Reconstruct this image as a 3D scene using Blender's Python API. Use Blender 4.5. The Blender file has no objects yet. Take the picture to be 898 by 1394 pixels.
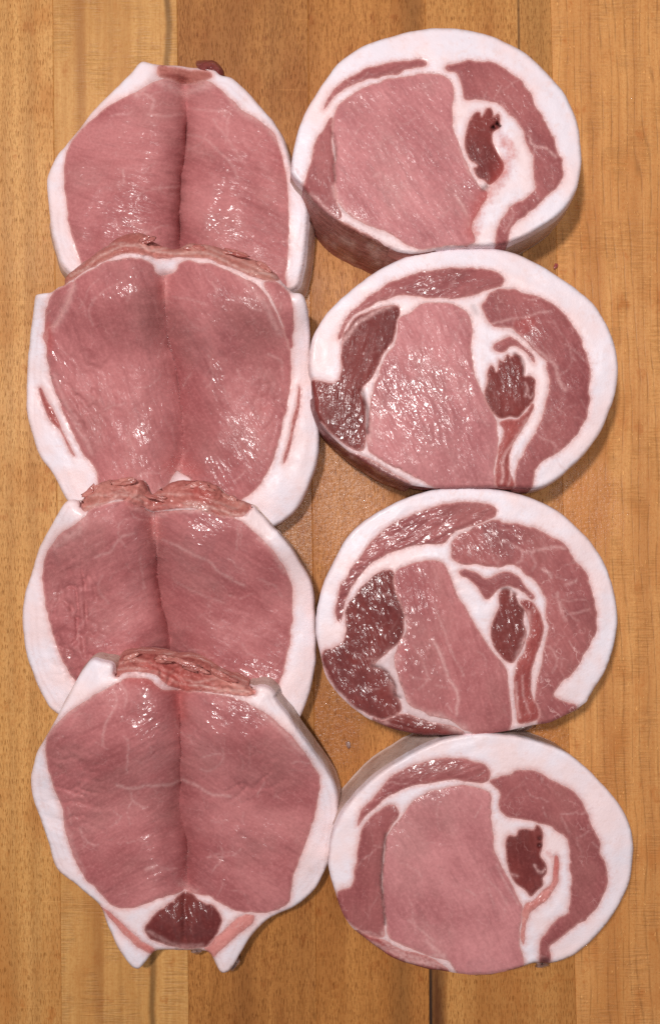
import bpy, math, random
import numpy as np
from mathutils import Vector
from mathutils.kdtree import KDTree
from mathutils.geometry import delaunay_2d_cdt

random.seed(7)
RNG = np.random.default_rng(7)
S = 0.0003            # metres of board per photograph pixel
H = 0.34              # camera height above the board
CX, CY = 449.0, 697.0
sc = bpy.context.scene
C = sc.collection

# ------------------------------------------------------------------ camera, world, lamps, exposure
cd = bpy.data.cameras.new('camera')
cam = bpy.data.objects.new('camera', cd)
C.objects.link(cam)
cam.location = (0, 0, H)
cd.sensor_fit = 'VERTICAL'
cd.angle = 2 * math.atan(697 * S / H)
cd.clip_start, cd.clip_end = 0.01, 20
sc.camera = cam

w = bpy.data.worlds.new('World')
sc.world = w
w.use_nodes = True
w.node_tree.nodes['Background'].inputs[0].default_value = (0.93, 0.95, 1.0, 1)
w.node_tree.nodes['Background'].inputs[1].default_value = 0.13


def lamp(name, loc, size, watts, col):
    d = bpy.data.lights.new(name, 'AREA')
    d.shape = 'DISK'
    d.size, d.energy, d.color = size, watts, col
    o = bpy.data.objects.new(name, d)
    C.objects.link(o)
    o.location = loc
    o.rotation_euler = (Vector(loc)).to_track_quat('Z', 'Y').to_euler()
    return o


lamp('kitchen_lamp', (-0.20, 0.26, 0.86), 0.085, 6.1, (1.0, 0.955, 0.93))
lamp('glint_lamp', (0.36, 0.30, 1.35), 0.10, 1.6, (1.0, 0.97, 0.95))  # extra lamp, added to scatter small glints over the wet meat
lamp('glint_lamp', (0.03, 0.0, 1.30), 0.09, 3.4, (1.0, 0.97, 0.95))  # added overhead for the sheen on the wood and the middle glints

sc.view_settings.view_transform = 'Standard'
sc.view_settings.look = 'None'
sc.view_settings.exposure = 0.0
sc.view_settings.gamma = 1.0
sc.cycles.use_denoising = False
sc.cycles.max_bounces = 6

# ------------------------------------------------------------------ helpers


def hash2(ix, iy, seed):
    n = (ix * 374761393 + iy * 668265263 + seed * 974634777) & 0xFFFFFFFF
    n = ((n ^ (n >> 13)) * 1274126177) & 0xFFFFFFFF
    return ((n ^ (n >> 16)) & 0xFFFFFF) / float(0xFFFFFF)


def vnoise(x, y, seed=0):
    x = np.asarray(x, float); y = np.asarray(y, float)
    ix = np.floor(x).astype(np.int64); iy = np.floor(y).astype(np.int64)
    fx, fy = x - ix, y - iy
    fx = fx * fx * fx * (fx * (fx * 6 - 15) + 10); fy = fy * fy * fy * (fy * (fy * 6 - 15) + 10)
    a, b = hash2(ix, iy, seed), hash2(ix + 1, iy, seed)
    c, d = hash2(ix, iy + 1, seed), hash2(ix + 1, iy + 1, seed)
    return (a + (b - a) * fx) * (1 - fy) + (c + (d - c) * fx) * fy - 0.5


def fbm(x, y, seed=0, octv=3):
    r, a = 0, 1.0
    for k in range(octv):
        r = r + a * vnoise(x * 2 ** k + 17 * k, y * 2 ** k - 9 * k, seed + k)
        a *= 0.5
    return r


def smooth(t):
    t = np.clip(t, 0, 1)
    return t * t * (3 - 2 * t)


def Z(ox, oy, k, pts):
    """points read off an enlarged crop whose corner is (ox, oy) and scale k"""
    return [(ox + x / k, oy + y / k) for x, y in pts]


def catmull(pts, step, closed=True):
    P = np.array(pts, float)
    n = len(P)
    out = []
    for i in range(n if closed else n - 1):
        if closed:
            p0, p1, p2, p3 = P[i - 1], P[i], P[(i + 1) % n], P[(i + 2) % n]
        else:
            p0, p1, p2, p3 = P[max(i - 1, 0)], P[i], P[i + 1], P[min(i + 2, n - 1)]
        # centripetal-ish: shrink tangents on uneven spacing
        L = np.linalg.norm(p2 - p1)
        m1 = (p2 - p0); m2 = (p3 - p1)
        m1 = m1 / (np.linalg.norm(m1) + 1e-9) * L * 0.9
        m2 = m2 / (np.linalg.norm(m2) + 1e-9) * L * 0.9
        for t in np.arange(0, 1, min(1.0, step / max(L, 1e-6))):
            t2, t3 = t * t, t * t * t
            out.append((2 * t3 - 3 * t2 + 1) * p1 + (t3 - 2 * t2 + t) * m1 + (-2 * t3 + 3 * t2) * p2 + (t3 - t2) * m2)
    if not closed:
        out.append(P[-1])
    Q = np.array(out)
    # even resample
    if closed:
        Q = np.vstack([Q, Q[:1]])
    seg = np.linalg.norm(np.diff(Q, axis=0), axis=1)
    s = np.concatenate([[0], np.cumsum(seg)])
    m = max(4, int(s[-1] / step))
    u = np.linspace(0, s[-1], m + 1)
    R = np.stack([np.interp(u, s, Q[:, 0]), np.interp(u, s, Q[:, 1])], 1)
    return R[:-1] if closed else R


def wobble(P, amp, freq, seed):
    x = P[:, 0] + amp * 2 * fbm(P[:, 0] * freq, P[:, 1] * freq, seed, 3)
    y = P[:, 1] + amp * 2 * fbm(P[:, 0] * freq + 31, P[:, 1] * freq + 57, seed + 5, 3)
    return np.stack([x, y], 1)


def inside(pts, poly):
    res = np.zeros(len(pts), bool)
    lo, hi = poly.min(0), poly.max(0)
    idx = np.where((pts[:, 0] >= lo[0]) & (pts[:, 0] <= hi[0]) & (pts[:, 1] >= lo[1]) & (pts[:, 1] <= hi[1]))[0]
    if not len(idx):
        return res
    x, y = pts[idx, 0], pts[idx, 1]
    c = np.zeros(len(idx), bool)
    n = len(poly)
    for i in range(n):
        x1, y1 = poly[i]; x2, y2 = poly[(i + 1) % n]
        if y1 == y2:
            continue
        m = ((y1 > y) != (y2 > y)) & (x < (x2 - x1) * (y - y1) / (y2 - y1) + x1)
        c ^= m
    res[idx] = c
    return res


def dist_to(pts, ref, cap=None):
    kd = KDTree(len(ref))
    for i, p in enumerate(ref):
        kd.insert((p[0], p[1], 0), i)
    kd.balance()
    f = kd.find
    return np.array([f((p[0], p[1], 0.0))[2] for p in pts])


def unproject(px, py, z):
    f = S * (H - z) / H
    return (px - CX) * f, (CY - py) * f


def mesh_obj(name, verts, faces, mats, parent=None, smooth_shade=True, attrs=None, fmat=None):
    me = bpy.data.meshes.new(name)
    me.from_pydata([tuple(v) for v in verts], [], [tuple(int(i) for i in f) for f in faces])
    for m in mats:
        me.materials.append(m)
    if fmat is not None:
        me.polygons.foreach_set('material_index', np.asarray(fmat, np.int32))
    if smooth_shade:
        me.polygons.foreach_set('use_smooth', np.ones(len(me.polygons), bool))
    if attrs:
        for k, v in attrs.items():
            if v.shape[1] == 4:
                a = me.attributes.new(k, 'FLOAT_COLOR', 'POINT')
                a.data.foreach_set('color', v.astype(np.float32).ravel())
            else:
                a = me.attributes.new(k, 'FLOAT_VECTOR', 'POINT')
                a.data.foreach_set('vector', v.astype(np.float32).ravel())
    me.update()
    o = bpy.data.objects.new(name, me)
    C.objects.link(o)
    if parent:
        o.parent = parent
    return o


def thing(name, label, cat, loc, group=None):
    o = bpy.data.objects.new(name, None)
    C.objects.link(o)
    o.location = loc
    o.empty_display_size = 0.02
    o['label'] = label; o['category'] = cat
    if group:
        o['group'] = group
    return o


# ------------------------------------------------------------------ node helper
class NT:
    def __init__(self, name):
        self.m = bpy.data.materials.new(name)
        self.m.use_nodes = True
        self.t = self.m.node_tree
        self.t.nodes.clear()
        self.out = self.t.nodes.new('ShaderNodeOutputMaterial')

    def set(self, sock, v):
        if isinstance(v, bpy.types.NodeSocket):
            self.t.links.new(v, sock)
        elif isinstance(v, (tuple, list)) and len(v) == 3 and sock.type == 'RGBA':
            sock.default_value = (*v, 1)
        else:
            sock.default_value = v

    def n(self, typ, _out=0, _p=None, **kw):
        nd = self.t.nodes.new(typ)
        for k, v in (_p or {}).items():
            setattr(nd, k, v)
        for k, v in kw.items():
            key = int(k[1:]) if k[0] == 'i' and k[1:].isdigit() else k.replace('_', ' ')
            self.set(nd.inputs[key], v)
        return nd.outputs[_out]

    def math(self, op, a, b=0.0, clamp=False):
        return self.n('ShaderNodeMath', _p={'operation': op, 'use_clamp': clamp}, i0=a, i1=b)

    def mix(self, f, a, b, blend='MIX'):
        nd = self.t.nodes.new('ShaderNodeMix')
        nd.data_type = 'RGBA'; nd.blend_type = blend
        self.set(nd.inputs[0], f); self.set(nd.inputs[6], a); self.set(nd.inputs[7], b)
        return nd.outputs[2]

    def map(self, v, a, b, c=0.0, d=1.0, kind='SMOOTHSTEP'):
        nd = self.t.nodes.new('ShaderNodeMapRange')
        nd.interpolation_type = kind
        for i, q in enumerate((v, a, b, c, d)):
            self.set(nd.inputs[i], q)
        return nd.outputs[0]

    def vscale(self, v, s, off=(0, 0, 0)):
        return self.n('ShaderNodeMapping', Vector=v, Location=off, Scale=s)

    def noise(self, v, scale=1.0, detail=2.0, rough=0.5, dist=0.0):
        return self.n('ShaderNodeTexNoise', Vector=v, Scale=scale, Detail=detail, Roughness=rough, Distortion=dist)

    def sep(self, v):
        nd = self.t.nodes.new('ShaderNodeSeparateXYZ')
        self.set(nd.inputs[0], v)
        return nd.outputs

    def bump(self, h, dist, strength=1.0, normal=None):
        kw = dict(Height=h, Distance=dist, Strength=strength)
        nd = self.t.nodes.new('ShaderNodeBump')
        for k, v in kw.items():
            self.set(nd.inputs[k], v)
        if normal is not None:
            self.set(nd.inputs['Normal'], normal)
        return nd.outputs[0]

    def done(self, **kw):
        nd = self.t.nodes.new('ShaderNodeBsdfPrincipled')
        for k, v in kw.items():
            self.set(nd.inputs[k.replace('_', ' ')], v)
        self.t.links.new(nd.outputs[0], self.out.inputs[0])
        return self.m


def lean_mat(name, c1, c2, wet=1.0, marb=0.35, fibre=1.0, vein=(0.72, 0.42, 0.40)):
    q = NT(name)
    a = q.t.nodes.new('ShaderNodeAttribute'); a.attribute_name = 'mk'
    s = q.t.nodes.new('ShaderNodeSeparateColor')
    q.t.links.new(a.outputs['Color'], s.inputs[0])
    VEIN, EDGE, RED = s.outputs[0], s.outputs[1], s.outputs[2]
    DARK = a.outputs['Alpha']
    f = q.t.nodes.new('ShaderNodeAttribute'); f.attribute_name = 'fib'
    F = f.outputs['Vector']
    big = q.map(q.noise(q.vscale(F, (0.03, 0.05, 1)), 1, 4, 0.55), 0.34, 0.66)
    fine = q.noise(q.vscale(F, (0.11, 0.75, 1)), 1.0, 4, 0.6, 0.4)
    streak = q.noise(q.vscale(F, (0.05, 0.33, 1)), 1.0, 2, 0.5, 0.6)
    col = q.mix(big, c1, c2)
    col = q.mix(q.math('MULTIPLY', q.map(q.noise(q.vscale(F, (0.035, 0.05, 1), (3, 9, 0)), 1, 3, 0.55), 0.45, 0.68), 0.40), col, (c1[0] * 0.78, c1[1] * 0.92, c1[2] * 0.86))
    col = q.mix(q.math('MULTIPLY', q.map(fine, 0.42, 0.68), 0.10 * fibre), col, tuple(min(1, x * 1.5 + 0.03) for x in c1))
    col = q.mix(q.math('MULTIPLY', q.map(streak, 0.55, 0.75), 0.27 * fibre), col, tuple(x * 0.68 for x in c2))
    # cell-like marbling of fine fat threads
    dv = q.n('ShaderNodeVectorMath', _p={'operation': 'ADD'}, i0=q.vscale(F, (0.10, 0.17, 1)),
             i1=q.n('ShaderNodeVectorMath', _p={'operation': 'SCALE'}, i0=q.n('ShaderNodeTexNoise', _out=1, Vector=F, Scale=0.22, Detail=3.0), Scale=1.1))
    vo = q.n('ShaderNodeTexVoronoi', _p={'feature': 'DISTANCE_TO_EDGE'}, Vector=dv, Scale=1.0)
    thread = q.math('MULTIPLY', q.map(vo, 0.0, 0.035, 1.0, 0.0), q.map(q.noise(F, 0.16, 3), 0.44, 0.70))
    col = q.mix(q.math('MULTIPLY', thread, marb * 0.6), col, vein)
    vn = q.math('MULTIPLY', VEIN, q.map(q.noise(F, 0.7, 3), 0.25, 0.6, 0.35, 1.0), True)
    col = q.mix(vn, col, vein)
    # feathered border against the fat
    ed = q.map(q.math('ADD', EDGE, q.math('MULTIPLY', q.math('SUBTRACT', q.noise(F, 0.9, 4, 0.6), 0.5), 0.75)), 0.42, 1.0)
    col = q.mix(q.math('MULTIPLY', ed, 0.75), col, (0.62, 0.30, 0.28))
    col = q.mix(RED, col, (0.46, 0.075, 0.065))
    col = q.mix(DARK, col, (0.065, 0.018, 0.020))
    mott = q.noise(F, 0.85, 3, 0.6)
    col = q.mix(q.math('MULTIPLY', q.map(mott, 0.48, 0.72), 0.22), col, tuple(min(1, x * 1.35 + 0.03) for x in c1))
    col = q.mix(q.math('MULTIPLY', q.map(mott, 0.52, 0.30), 0.18), col, tuple(x * 0.7 for x in c2))
    # wet, uneven surface: juice standing between the cut fibres
    wa = q.t.nodes.new('ShaderNodeAttribute'); wa.attribute_name = 'wet'
    W = q.sep(wa.outputs['Vector'])[0]
    b1 = q.noise(q.vscale(F, (0.19, 0.42, 1)), 1.0, 1.2, 0.4, 0.6)
    b2 = q.noise(q.vscale(F, (0.42, 0.72, 1)), 1.0, 1, 0.4, 0.3)
    h = q.math('ADD', b1, q.math('MULTIPLY', b2, 0.40))
    wl = q.math('MULTIPLY', q.math('ADD', W, 0.02), q.map(q.noise(F, 0.16, 3, 0.6), 0.36, 0.60, 0.2, 1.0), True)
    nb = q.bump(h, 0.0004 * wet, q.math('ADD', q.math('MULTIPLY', wl, 0.6), 0.25))
    nc = q.bump(h, 0.00125 * wet, q.math('ADD', q.math('MULTIPLY', wl, 0.4), 0.6))
    ns = q.bump(mott, 0.00012, 0.6, nb)
    return q.done(Base_Color=col, Roughness=0.5, Normal=ns, Specular_IOR_Level=0.16, Coat_Weight=q.map(wl, 0.02, 0.65, 0.03, 1.0),
                  Coat_Roughness=0.19, Coat_Normal=nc, Coat_IOR=1.65)


def fat_mat(name, c1=(0.87, 0.675, 0.68), c2=(0.83, 0.735, 0.79)):
    q = NT(name)
    a = q.t.nodes.new('ShaderNodeAttribute'); a.attribute_name = 'mk'
    s = q.t.nodes.new('ShaderNodeSeparateColor')
    q.t.links.new(a.outputs['Color'], s.inputs[0])
    VEIN, EDGE, RED = s.outputs[0], s.outputs[1], s.outputs[2]
    DARK = a.outputs['Alpha']
    f = q.t.nodes.new('ShaderNodeAttribute'); f.attribute_name = 'fib'
    F = f.outputs['Vector']
    col = q.mix(q.map(q.noise(F, 0.055, 3, 0.55), 0.35, 0.65), c1, c2)
    col = q.mix(q.math('MULTIPLY', q.map(q.noise(F, 0.35, 4, 0.6), 0.50, 0.75), 0.5), col, (0.80, 0.58, 0.56))
    col = q.mix(q.math('MULTIPLY', q.map(q.noise(F, 0.62, 2, 0.5), 0.70, 0.78), 0.35), col, (0.70, 0.42, 0.40))
    # a translucent pink seam where the fat meets the meat
    ed = q.map(q.math('ADD', EDGE, q.math('MULTIPLY', q.math('SUBTRACT', q.noise(F, 0.8, 3, 0.6), 0.5), 0.6)), 0.18, 1.0)
    col = q.mix(q.math('MULTIPLY', ed, 0.72), col, (0.70, 0.37, 0.345))
    rd = q.map(q.math('ADD', RED, q.math('MULTIPLY', q.math('SUBTRACT', q.noise(F, 0.38, 4, 0.6), 0.5), q.map(RED, 0.02, 0.3, 0.0, 0.9))), 0.15, 1.0)
    col = q.mix(rd, col, (0.56, 0.145, 0.125))
    col = q.mix(VEIN, col, (0.66, 0.46, 0.46))
    col = q.mix(DARK, col, (0.085, 0.025, 0.022))
    h = q.math('ADD', q.noise(F, 1.1, 3, 0.6), q.math('MULTIPLY', q.noise(F, 0.3, 2), 1.5))
    nb = q.bump(h, 0.00022, 0.5)
    return q.done(Base_Color=col, Roughness=0.42, Normal=nb, Specular_IOR_Level=0.32, Coat_Weight=0.12, Coat_Roughness=0.2,
                  Subsurface_Weight=0.0)


def skin_mat():
    q = NT('pork_skin')
    g = q.n('ShaderNodeTexCoord', _out=3)
    c = q.mix(q.map(q.noise(g, 130, 4, 0.6), 0.35, 0.7), (0.66, 0.49, 0.43), (0.50, 0.33, 0.28))
    c = q.mix(q.math('MULTIPLY', q.map(q.noise(q.vscale(g, (1, 1, 2.5)), 300, 3, 0.6), 0.58, 0.72), 0.6), c, (0.33, 0.17, 0.13))
    nb = q.bump(q.noise(q.vscale(g, (1, 1, 0.5)), 700, 3, 0.6), 0.0003, 0.7)
    return q.done(Base_Color=c, Roughness=0.5, Normal=nb, Coat_Weight=0.15, Coat_Roughness=0.25)


M_LOIN = lean_mat('lean_loin', (0.50, 0.178, 0.178), (0.36, 0.104, 0.107))
M_PALE = lean_mat('lean_pale', (0.575, 0.228, 0.232), (0.42, 0.142, 0.148), fibre=1.15)
M_MID = lean_mat('lean_mid', (0.39, 0.122, 0.120), (0.275, 0.073, 0.075), marb=0.55)
M_DARK = lean_mat('lean_dark', (0.225, 0.045, 0.040), (0.142, 0.026, 0.025), wet=1.15, marb=0.3)
M_BRIGHT = lean_mat('lean_bright', (0.40, 0.092, 0.082), (0.27, 0.052, 0.050), marb=0.5)
M_BAND = lean_mat('meat_membrane', (0.54, 0.215, 0.18), (0.36, 0.090, 0.078), marb=0.5, vein=(0.76, 0.52, 0.47))
M_SIDE = lean_mat('meat_side', (0.40, 0.150, 0.122), (0.25, 0.074, 0.060), marb=0.8, vein=(0.66, 0.44, 0.38))
M_SEAM = lean_mat('meat_seam', (0.66, 0.26, 0.235), (0.52, 0.13, 0.115), marb=0.9, vein=(0.80, 0.60, 0.57))
M_MARB = lean_mat('lean_marbled', (0.40, 0.128, 0.125), (0.28, 0.077, 0.079), marb=1.5)
M_FAT = fat_mat('pork_fat')
M_SKIN = skin_mat()


def gel_mat():
    q = NT('wet_sinew')
    g = q.n('ShaderNodeTexCoord', _out=3)
    c = q.mix(q.map(q.noise(g, 260, 3), 0.4, 0.65), (0.33, 0.20, 0.17), (0.17, 0.08, 0.07))
    nb = q.bump(q.noise(g, 800, 3), 0.0004, 0.8)
    return q.done(Base_Color=c, Roughness=0.25, Normal=nb, Coat_Weight=0.9, Coat_Roughness=0.08)


M_GEL = gel_mat()

# ------------------------------------------------------------------ slice builder
STEP = 2.5


def hexgrid(lo, hi, step):
    xs = np.arange(lo[0], hi[0], step)
    rows = []
    for r, y in enumerate(np.arange(lo[1], hi[1], step * 0.866)):
        rows.append(np.stack([xs + (step / 2 if r % 2 else 0), np.full(len(xs), y)], 1))
    P = np.vstack(rows)
    return P + RNG.normal(0, step * 0.08, P.shape)


OUTLINES = {}


def build_slice(key, label, cat, group, outline, regions, th, edge=1.4, dome=1.5, grooves=(), veins=(), reds=(), darks=(),
                holes=(), wets=(), wrinkles=(), bumps=(), under=None, membrane=(), flare=2.0, bulge=0.8, seed=0, wob=0.9, fat_name='fat_rim', tilt=(0, 0)):
    """regions: (part name, polygon, material, fibre angle deg, options); the first that contains a triangle takes it."""
    out = wobble(catmull(outline, STEP), wob, 0.035, seed)
    for r in regions:
        if len(r) > 4 and 'inner' in r[4]:
            dd = dist_to(out, np.array(r[1]))
            rag = np.exp(-(dd / 9.0) ** 2)[:, None]
            out = out + rag * 2.4 * np.stack([fbm(out[:, 0] / 9, out[:, 1] / 9, seed + 7, 3), fbm(out[:, 0] / 9 + 50, out[:, 1] / 9, seed + 8, 3)], 1)
            inn = np.array(r[4]['inner'])
            veins = list(veins)
            for off, st in ((8, .6), (17, .4)):
                veins.append((np.stack([inn[:, 0], inn[:, 1] - off + 9 * fbm(inn[:, 0] / 30, inn[:, 1] / 30 + off, seed + 2)], 1), 1.7, st))
    OUTLINES[key] = out
    polys = []
    for i, r in enumerate(regions):
        opt = r[4] if len(r) > 4 else {}
        raw = r[1]
        if r[0] == 'loin_muscle' and i and regions[i - 1][0] == 'loin_muscle':
            prev = np.array(regions[i - 1][1])
            raw = [(x - 7, y) if np.min(np.hypot(prev[:, 0] - x, prev[:, 1] - y)) < 2 else (x, y) for x, y in raw]
        P = wobble(catmull(raw, STEP), opt.get('wob', 1.3), opt.get('wf', 0.07), seed * 31 + i)
        polys.append(P)
    con = [out] + polys
    creases = []
    for g in grooves:
        Lc = wobble(catmull(g[0], 1.8, False), 1.6, 0.04, seed + 78)
        creases.append(Lc[inside(Lc, out)])
    kd_ref = np.vstack(con + creases)
    G = hexgrid(out.min(0) - 4, out.max(0) + 4, STEP)
    G = G[inside(G, out)]
    G = G[dist_to(G, kd_ref) > STEP * 0.6]
    V = [Vector((p[0], p[1])) for p in kd_ref] + [Vector((p[0], p[1])) for p in G]
    E = []
    o = 0
    for P in con:
        n = len(P)
        E += [(o + i, o + (i + 1) % n) for i in range(n)]
        o += n
    for Lc in creases:
        E += [(o + i, o + i + 1) for i in range(len(Lc) - 1)]
        o += len(Lc)
    vs, es, fs = delaunay_2d_cdt(V, E, [], 0, 1e-4)[:3]
    P = np.array([(v.x, v.y) for v in vs])
    T = np.array([f[:3] for f in fs], int)
    A = P[T]
    area = (A[:, 1, 0] - A[:, 0, 0]) * (A[:, 2, 1] - A[:, 0, 1]) - (A[:, 2, 0] - A[:, 0, 0]) * (A[:, 1, 1] - A[:, 0, 1])
    T[area > 0] = T[area > 0][:, ::-1]       # y runs down in the photograph
    cen = P[T].mean(1)
    keep = inside(cen, out) & (np.abs(area) > 1e-5)
    T, cen = T[keep], cen[keep]
    reg = np.full(len(T), -1)
    for i, Q in reversed(list(enumerate(polys))):
        reg[inside(cen, Q)] = i
    halves = [i for i, r in enumerate(regions) if r[0] == 'loin_muscle']
    if creases and len(halves) == 2:      # the two lobes meet exactly along the crease
        Lc = creases[0][np.argsort(creases[0][:, 1])]
        m = (reg == halves[0]) | (reg == halves[1])
        xc = np.interp(cen[:, 1], Lc[:, 1], Lc[:, 0])
        reg[m] = np.where(cen[m, 0] < xc[m], halves[0], halves[1])
    used = np.unique(T)
    re = -np.ones(len(P), int); re[used] = np.arange(len(used))
    P, T = P[used], re[T]
    n = len(P)
    # border loop
    from collections import Counter, defaultdict
    d_edges = {}
    for ti, t in enumerate(T):
        for a, b in ((t[0], t[1]), (t[1], t[2]), (t[2], t[0])):
            d_edges[(a, b)] = ti
    border = [(a, b) for (a, b) in d_edges if (b, a) not in d_edges]
    nxt = {a: b for a, b in border}
    start = border[0][0]
    loops, seen = [], set()
    for a0, _ in border:
        if a0 in seen:
            continue
        lp = [a0]; seen.add(a0); c = nxt[a0]
        while c != a0 and c not in seen:
            lp.append(c); seen.add(c); c = nxt.get(c, a0)
        loops.append(lp)
    loop = max(loops, key=len)
    # fields
    dO = dist_to(P, P[np.array(loop)])
    vreg = np.full(n, -9)
    mixed = np.zeros(n, bool)
    loin = np.array([r[0] == 'loin_muscle' for r in regions] + [False])   # the last slot answers for -1 (fat)
    for k in range(3):
        v = T[:, k]
        new = vreg[v] == -9
        vreg[v[new]] = reg[new]
    for k in range(3):
        v = T[:, k]
        bad = (vreg[v] != reg) & ~(loin[vreg[v]] & loin[reg])
        mixed[v[bad]] = True
    dR = dist_to(P, P[mixed]) if mixed.any() else np.full(n, 99.0)
    isl = vreg >= 0
    mm = S * 1000
    under_z = under(P) if under else np.zeros(n)          # mm
    z = under_z + th + dome * (1 - np.exp(-dO / 45.0)) + tilt[0] * (P[:, 0] - P[:, 0].mean()) / 200 + tilt[1] * (P[:, 1] - P[:, 1].mean()) / 200
    t = np.clip(dO * mm / edge, 0, 1)
    z -= edge * (1 - np.sqrt(1 - (1 - t) ** 2))
    z += np.where(isl, 0.42 * (1 - np.exp(-dR * mm / 1.5)), 0.25 * (1 - np.exp(-dR * mm / 1.5)) + 0.055 * np.sin(dO / 3.3 + 9 * fbm(P[:, 0] / 70, P[:, 1] / 70, seed + 33, 2)) * smooth(dO / 8) * smooth(dR / 6))
    z += (1.9 if th < 15 else 0.9) * fbm(P[:, 0] / 60, P[:, 1] / 60, seed + 40, 2) + 0.25 * fbm(P[:, 0] / 14, P[:, 1] / 14, seed + 41, 3) * np.where(isl, 1.0, 0.45)
    fib = np.zeros((n, 3))
    fib[:, 2] = seed * 3.7
    X0 = P * mm
    fib[:, 0], fib[:, 1] = X0[:, 0] + seed * 37, X0[:, 1]
    drop_info = {}
    for i, r in enumerate(regions):
        m = vreg == i
        if not m.any():
            continue
        a = math.radians(r[3])
        ca, sa = math.cos(a), math.sin(a)
        bend = 0.35 * vnoise(P[m, 0] / 90, P[m, 1] / 90, seed + 60 + i)
        u = X0[m, 0] * np.cos(a + bend * 0) + X0[m, 1] * sa
        v = -X0[m, 0] * sa + X0[m, 1] * ca + 6.0 * bend
        fib[m, 0], fib[m, 1], fib[m, 2] = u + 11 * i + seed * 37, v, seed * 3.7 + i * 5.3
        opt = r[4] if len(r) > 4 else {}
        amp = opt.get('ridge', 0.10)
        z[m] += amp * 2 * fbm(u / 7.0, v / 1.5, seed + 70 + i, 2) * smooth(dR[m] / 5)
        if 'drop' in opt:      # cut edge that rolls away from the face
            inner = P[mixed & (vreg == i)] if (mixed & (vreg == i)).any() else P[mixed]
            dI = dist_to(P[m], catmull(opt['inner'], 3, False))
            tt = dI / (dI + dO[m] + 0.5)
            z[m] -= opt['drop'] * tt ** 1.3
            z[m] += opt.get('layers', 0.8) * (np.abs(np.sin(tt * 8.0 + 9 * fbm(P[m, 0] / 32, P[m, 1] / 32, seed + 3, 3))) - 0.5) * smooth(dO[m] / 4)
        if 'sink' in opt:
            z[m] -= opt['sink'] * smooth(dR[m] / 6)
    mk = np.zeros((n, 4))
    for g in grooves:
        L = wobble(catmull(g[0], 1.8, False), 1.6, 0.04, seed + 78)
        d = dist_to(P, L)
        d = np.sqrt(d * d + 9.0) - 3.0
        ty = np.clip((P[:, 1] - L[0, 1]) / (L[-1, 1] - L[0, 1]), 0, 1)
        slot = (g[4] if len(g) > 4 else 0.8) * smooth(ty * 5) * smooth((1 - ty) * 6) * (1 + 1.1 * fbm(P[:, 1] / 26, P[:, 1] * 0 + seed, seed + 77, 3))
        z -= g[1] * np.exp(-d / g[2]) + slot * np.exp(-dist_to(P, L) / 2.4) + (g[3] * 2.6 * np.clip(1 - d / 66.0, 0, 1) ** 2 if len(g) > 3 else 0)
    for (bx, by, rx, ry, h) in bumps:
        z += h * np.exp(-((P[:, 0] - bx) / rx) ** 2 - ((P[:, 1] - by) / ry) ** 2)
    for (bx, by, rx, ry, ang, amp) in wrinkles:
        wgt = np.exp(-((P[:, 0] - bx) / rx) ** 2 - ((P[:, 1] - by) / ry) ** 2)
        a = math.radians(ang)
        u = P[:, 0] * math.cos(a) + P[:, 1] * math.sin(a); v = -P[:, 0] * math.sin(a) + P[:, 1] * math.cos(a)
        q = fbm(u / 34 + 0.6 * fbm(P[:, 0] / 30, P[:, 1] / 30, seed + 81), v / 13, seed + 80, 2)
        z -= 2.0 * amp * wgt * (np.exp(-np.abs(q) * 7) - 0.3)
    rr = random.Random(seed * 13 + 5)
    veins = list(veins)
    for i, r in enumerate(regions):
        if r[0] not in ('loin_muscle', 'belly_muscle', 'side_muscle', 'cap_muscle'):
            continue
        idx = np.where((vreg == i) & (dR > 6))[0]
        if len(idx) < 40:
            continue
        cnt = int(len(idx) * {'loin_muscle': 0.0019, 'belly_muscle': 0.005}.get(r[0], 0.003)) + 1
        for _ in range(cnt):
            p = P[rr.choice(list(idx))].copy()
            a = math.radians(r[3]) + rr.choice((0, 0, 1.2, -0.9)) + rr.uniform(-.5, .5)
            L = [tuple(p)]
            for _s in range(rr.randint(2, 6)):
                a += rr.uniform(-.55, .55)
                p = p + np.array([math.cos(a), math.sin(a)]) * rr.uniform(5, 11)
                L.append(tuple(p))
            veins.append((L, rr.uniform(0.8, 1.3), rr.uniform(.15, .5)))
    for L, wd, st in veins:
        L = wobble(catmull(L, 1.5, False), 1.4, 0.06, seed + 9)
        lo, hi = L.min(0) - wd * 4, L.max(0) + wd * 4
        near = np.where((P[:, 0] > lo[0]) & (P[:, 0] < hi[0]) & (P[:, 1] > lo[1]) & (P[:, 1] < hi[1]))[0]
        d = np.full(n, 1e3)
        d[near] = dist_to(P[near], L)
        mk[:, 0] = np.maximum(mk[:, 0], st * np.exp(-(d / wd) ** 2))
    for L, wd, st in reds:
        d = dist_to(P, catmull(L, 2, False))
        mk[:, 2] = np.maximum(mk[:, 2], st * np.exp(-(d / wd) ** 2))
    for L, wd, st in darks:
        d = dist_to(P, wobble(catmull(L, 1.5, False), 1.2, 0.09, seed + 19))
        mk[:, 3] = np.maximum(mk[:, 3], st * np.exp(-(d / wd) ** 2))  # cleft shade and dark spots put into the colour, besides the groove
        z -= 1.2 * st * np.exp(-(d / wd) ** 2)
    for (hx, hy, r_) in holes:
        d = np.hypot(P[:, 0] - hx, P[:, 1] - hy)
        mk[:, 3] = np.maximum(mk[:, 3], np.exp(-(d / r_) ** 4))  # shade inside each hole put into the colour as well as the depth
        z -= 3.0 * np.exp(-(d / (r_ * 1.1)) ** 4)
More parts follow.
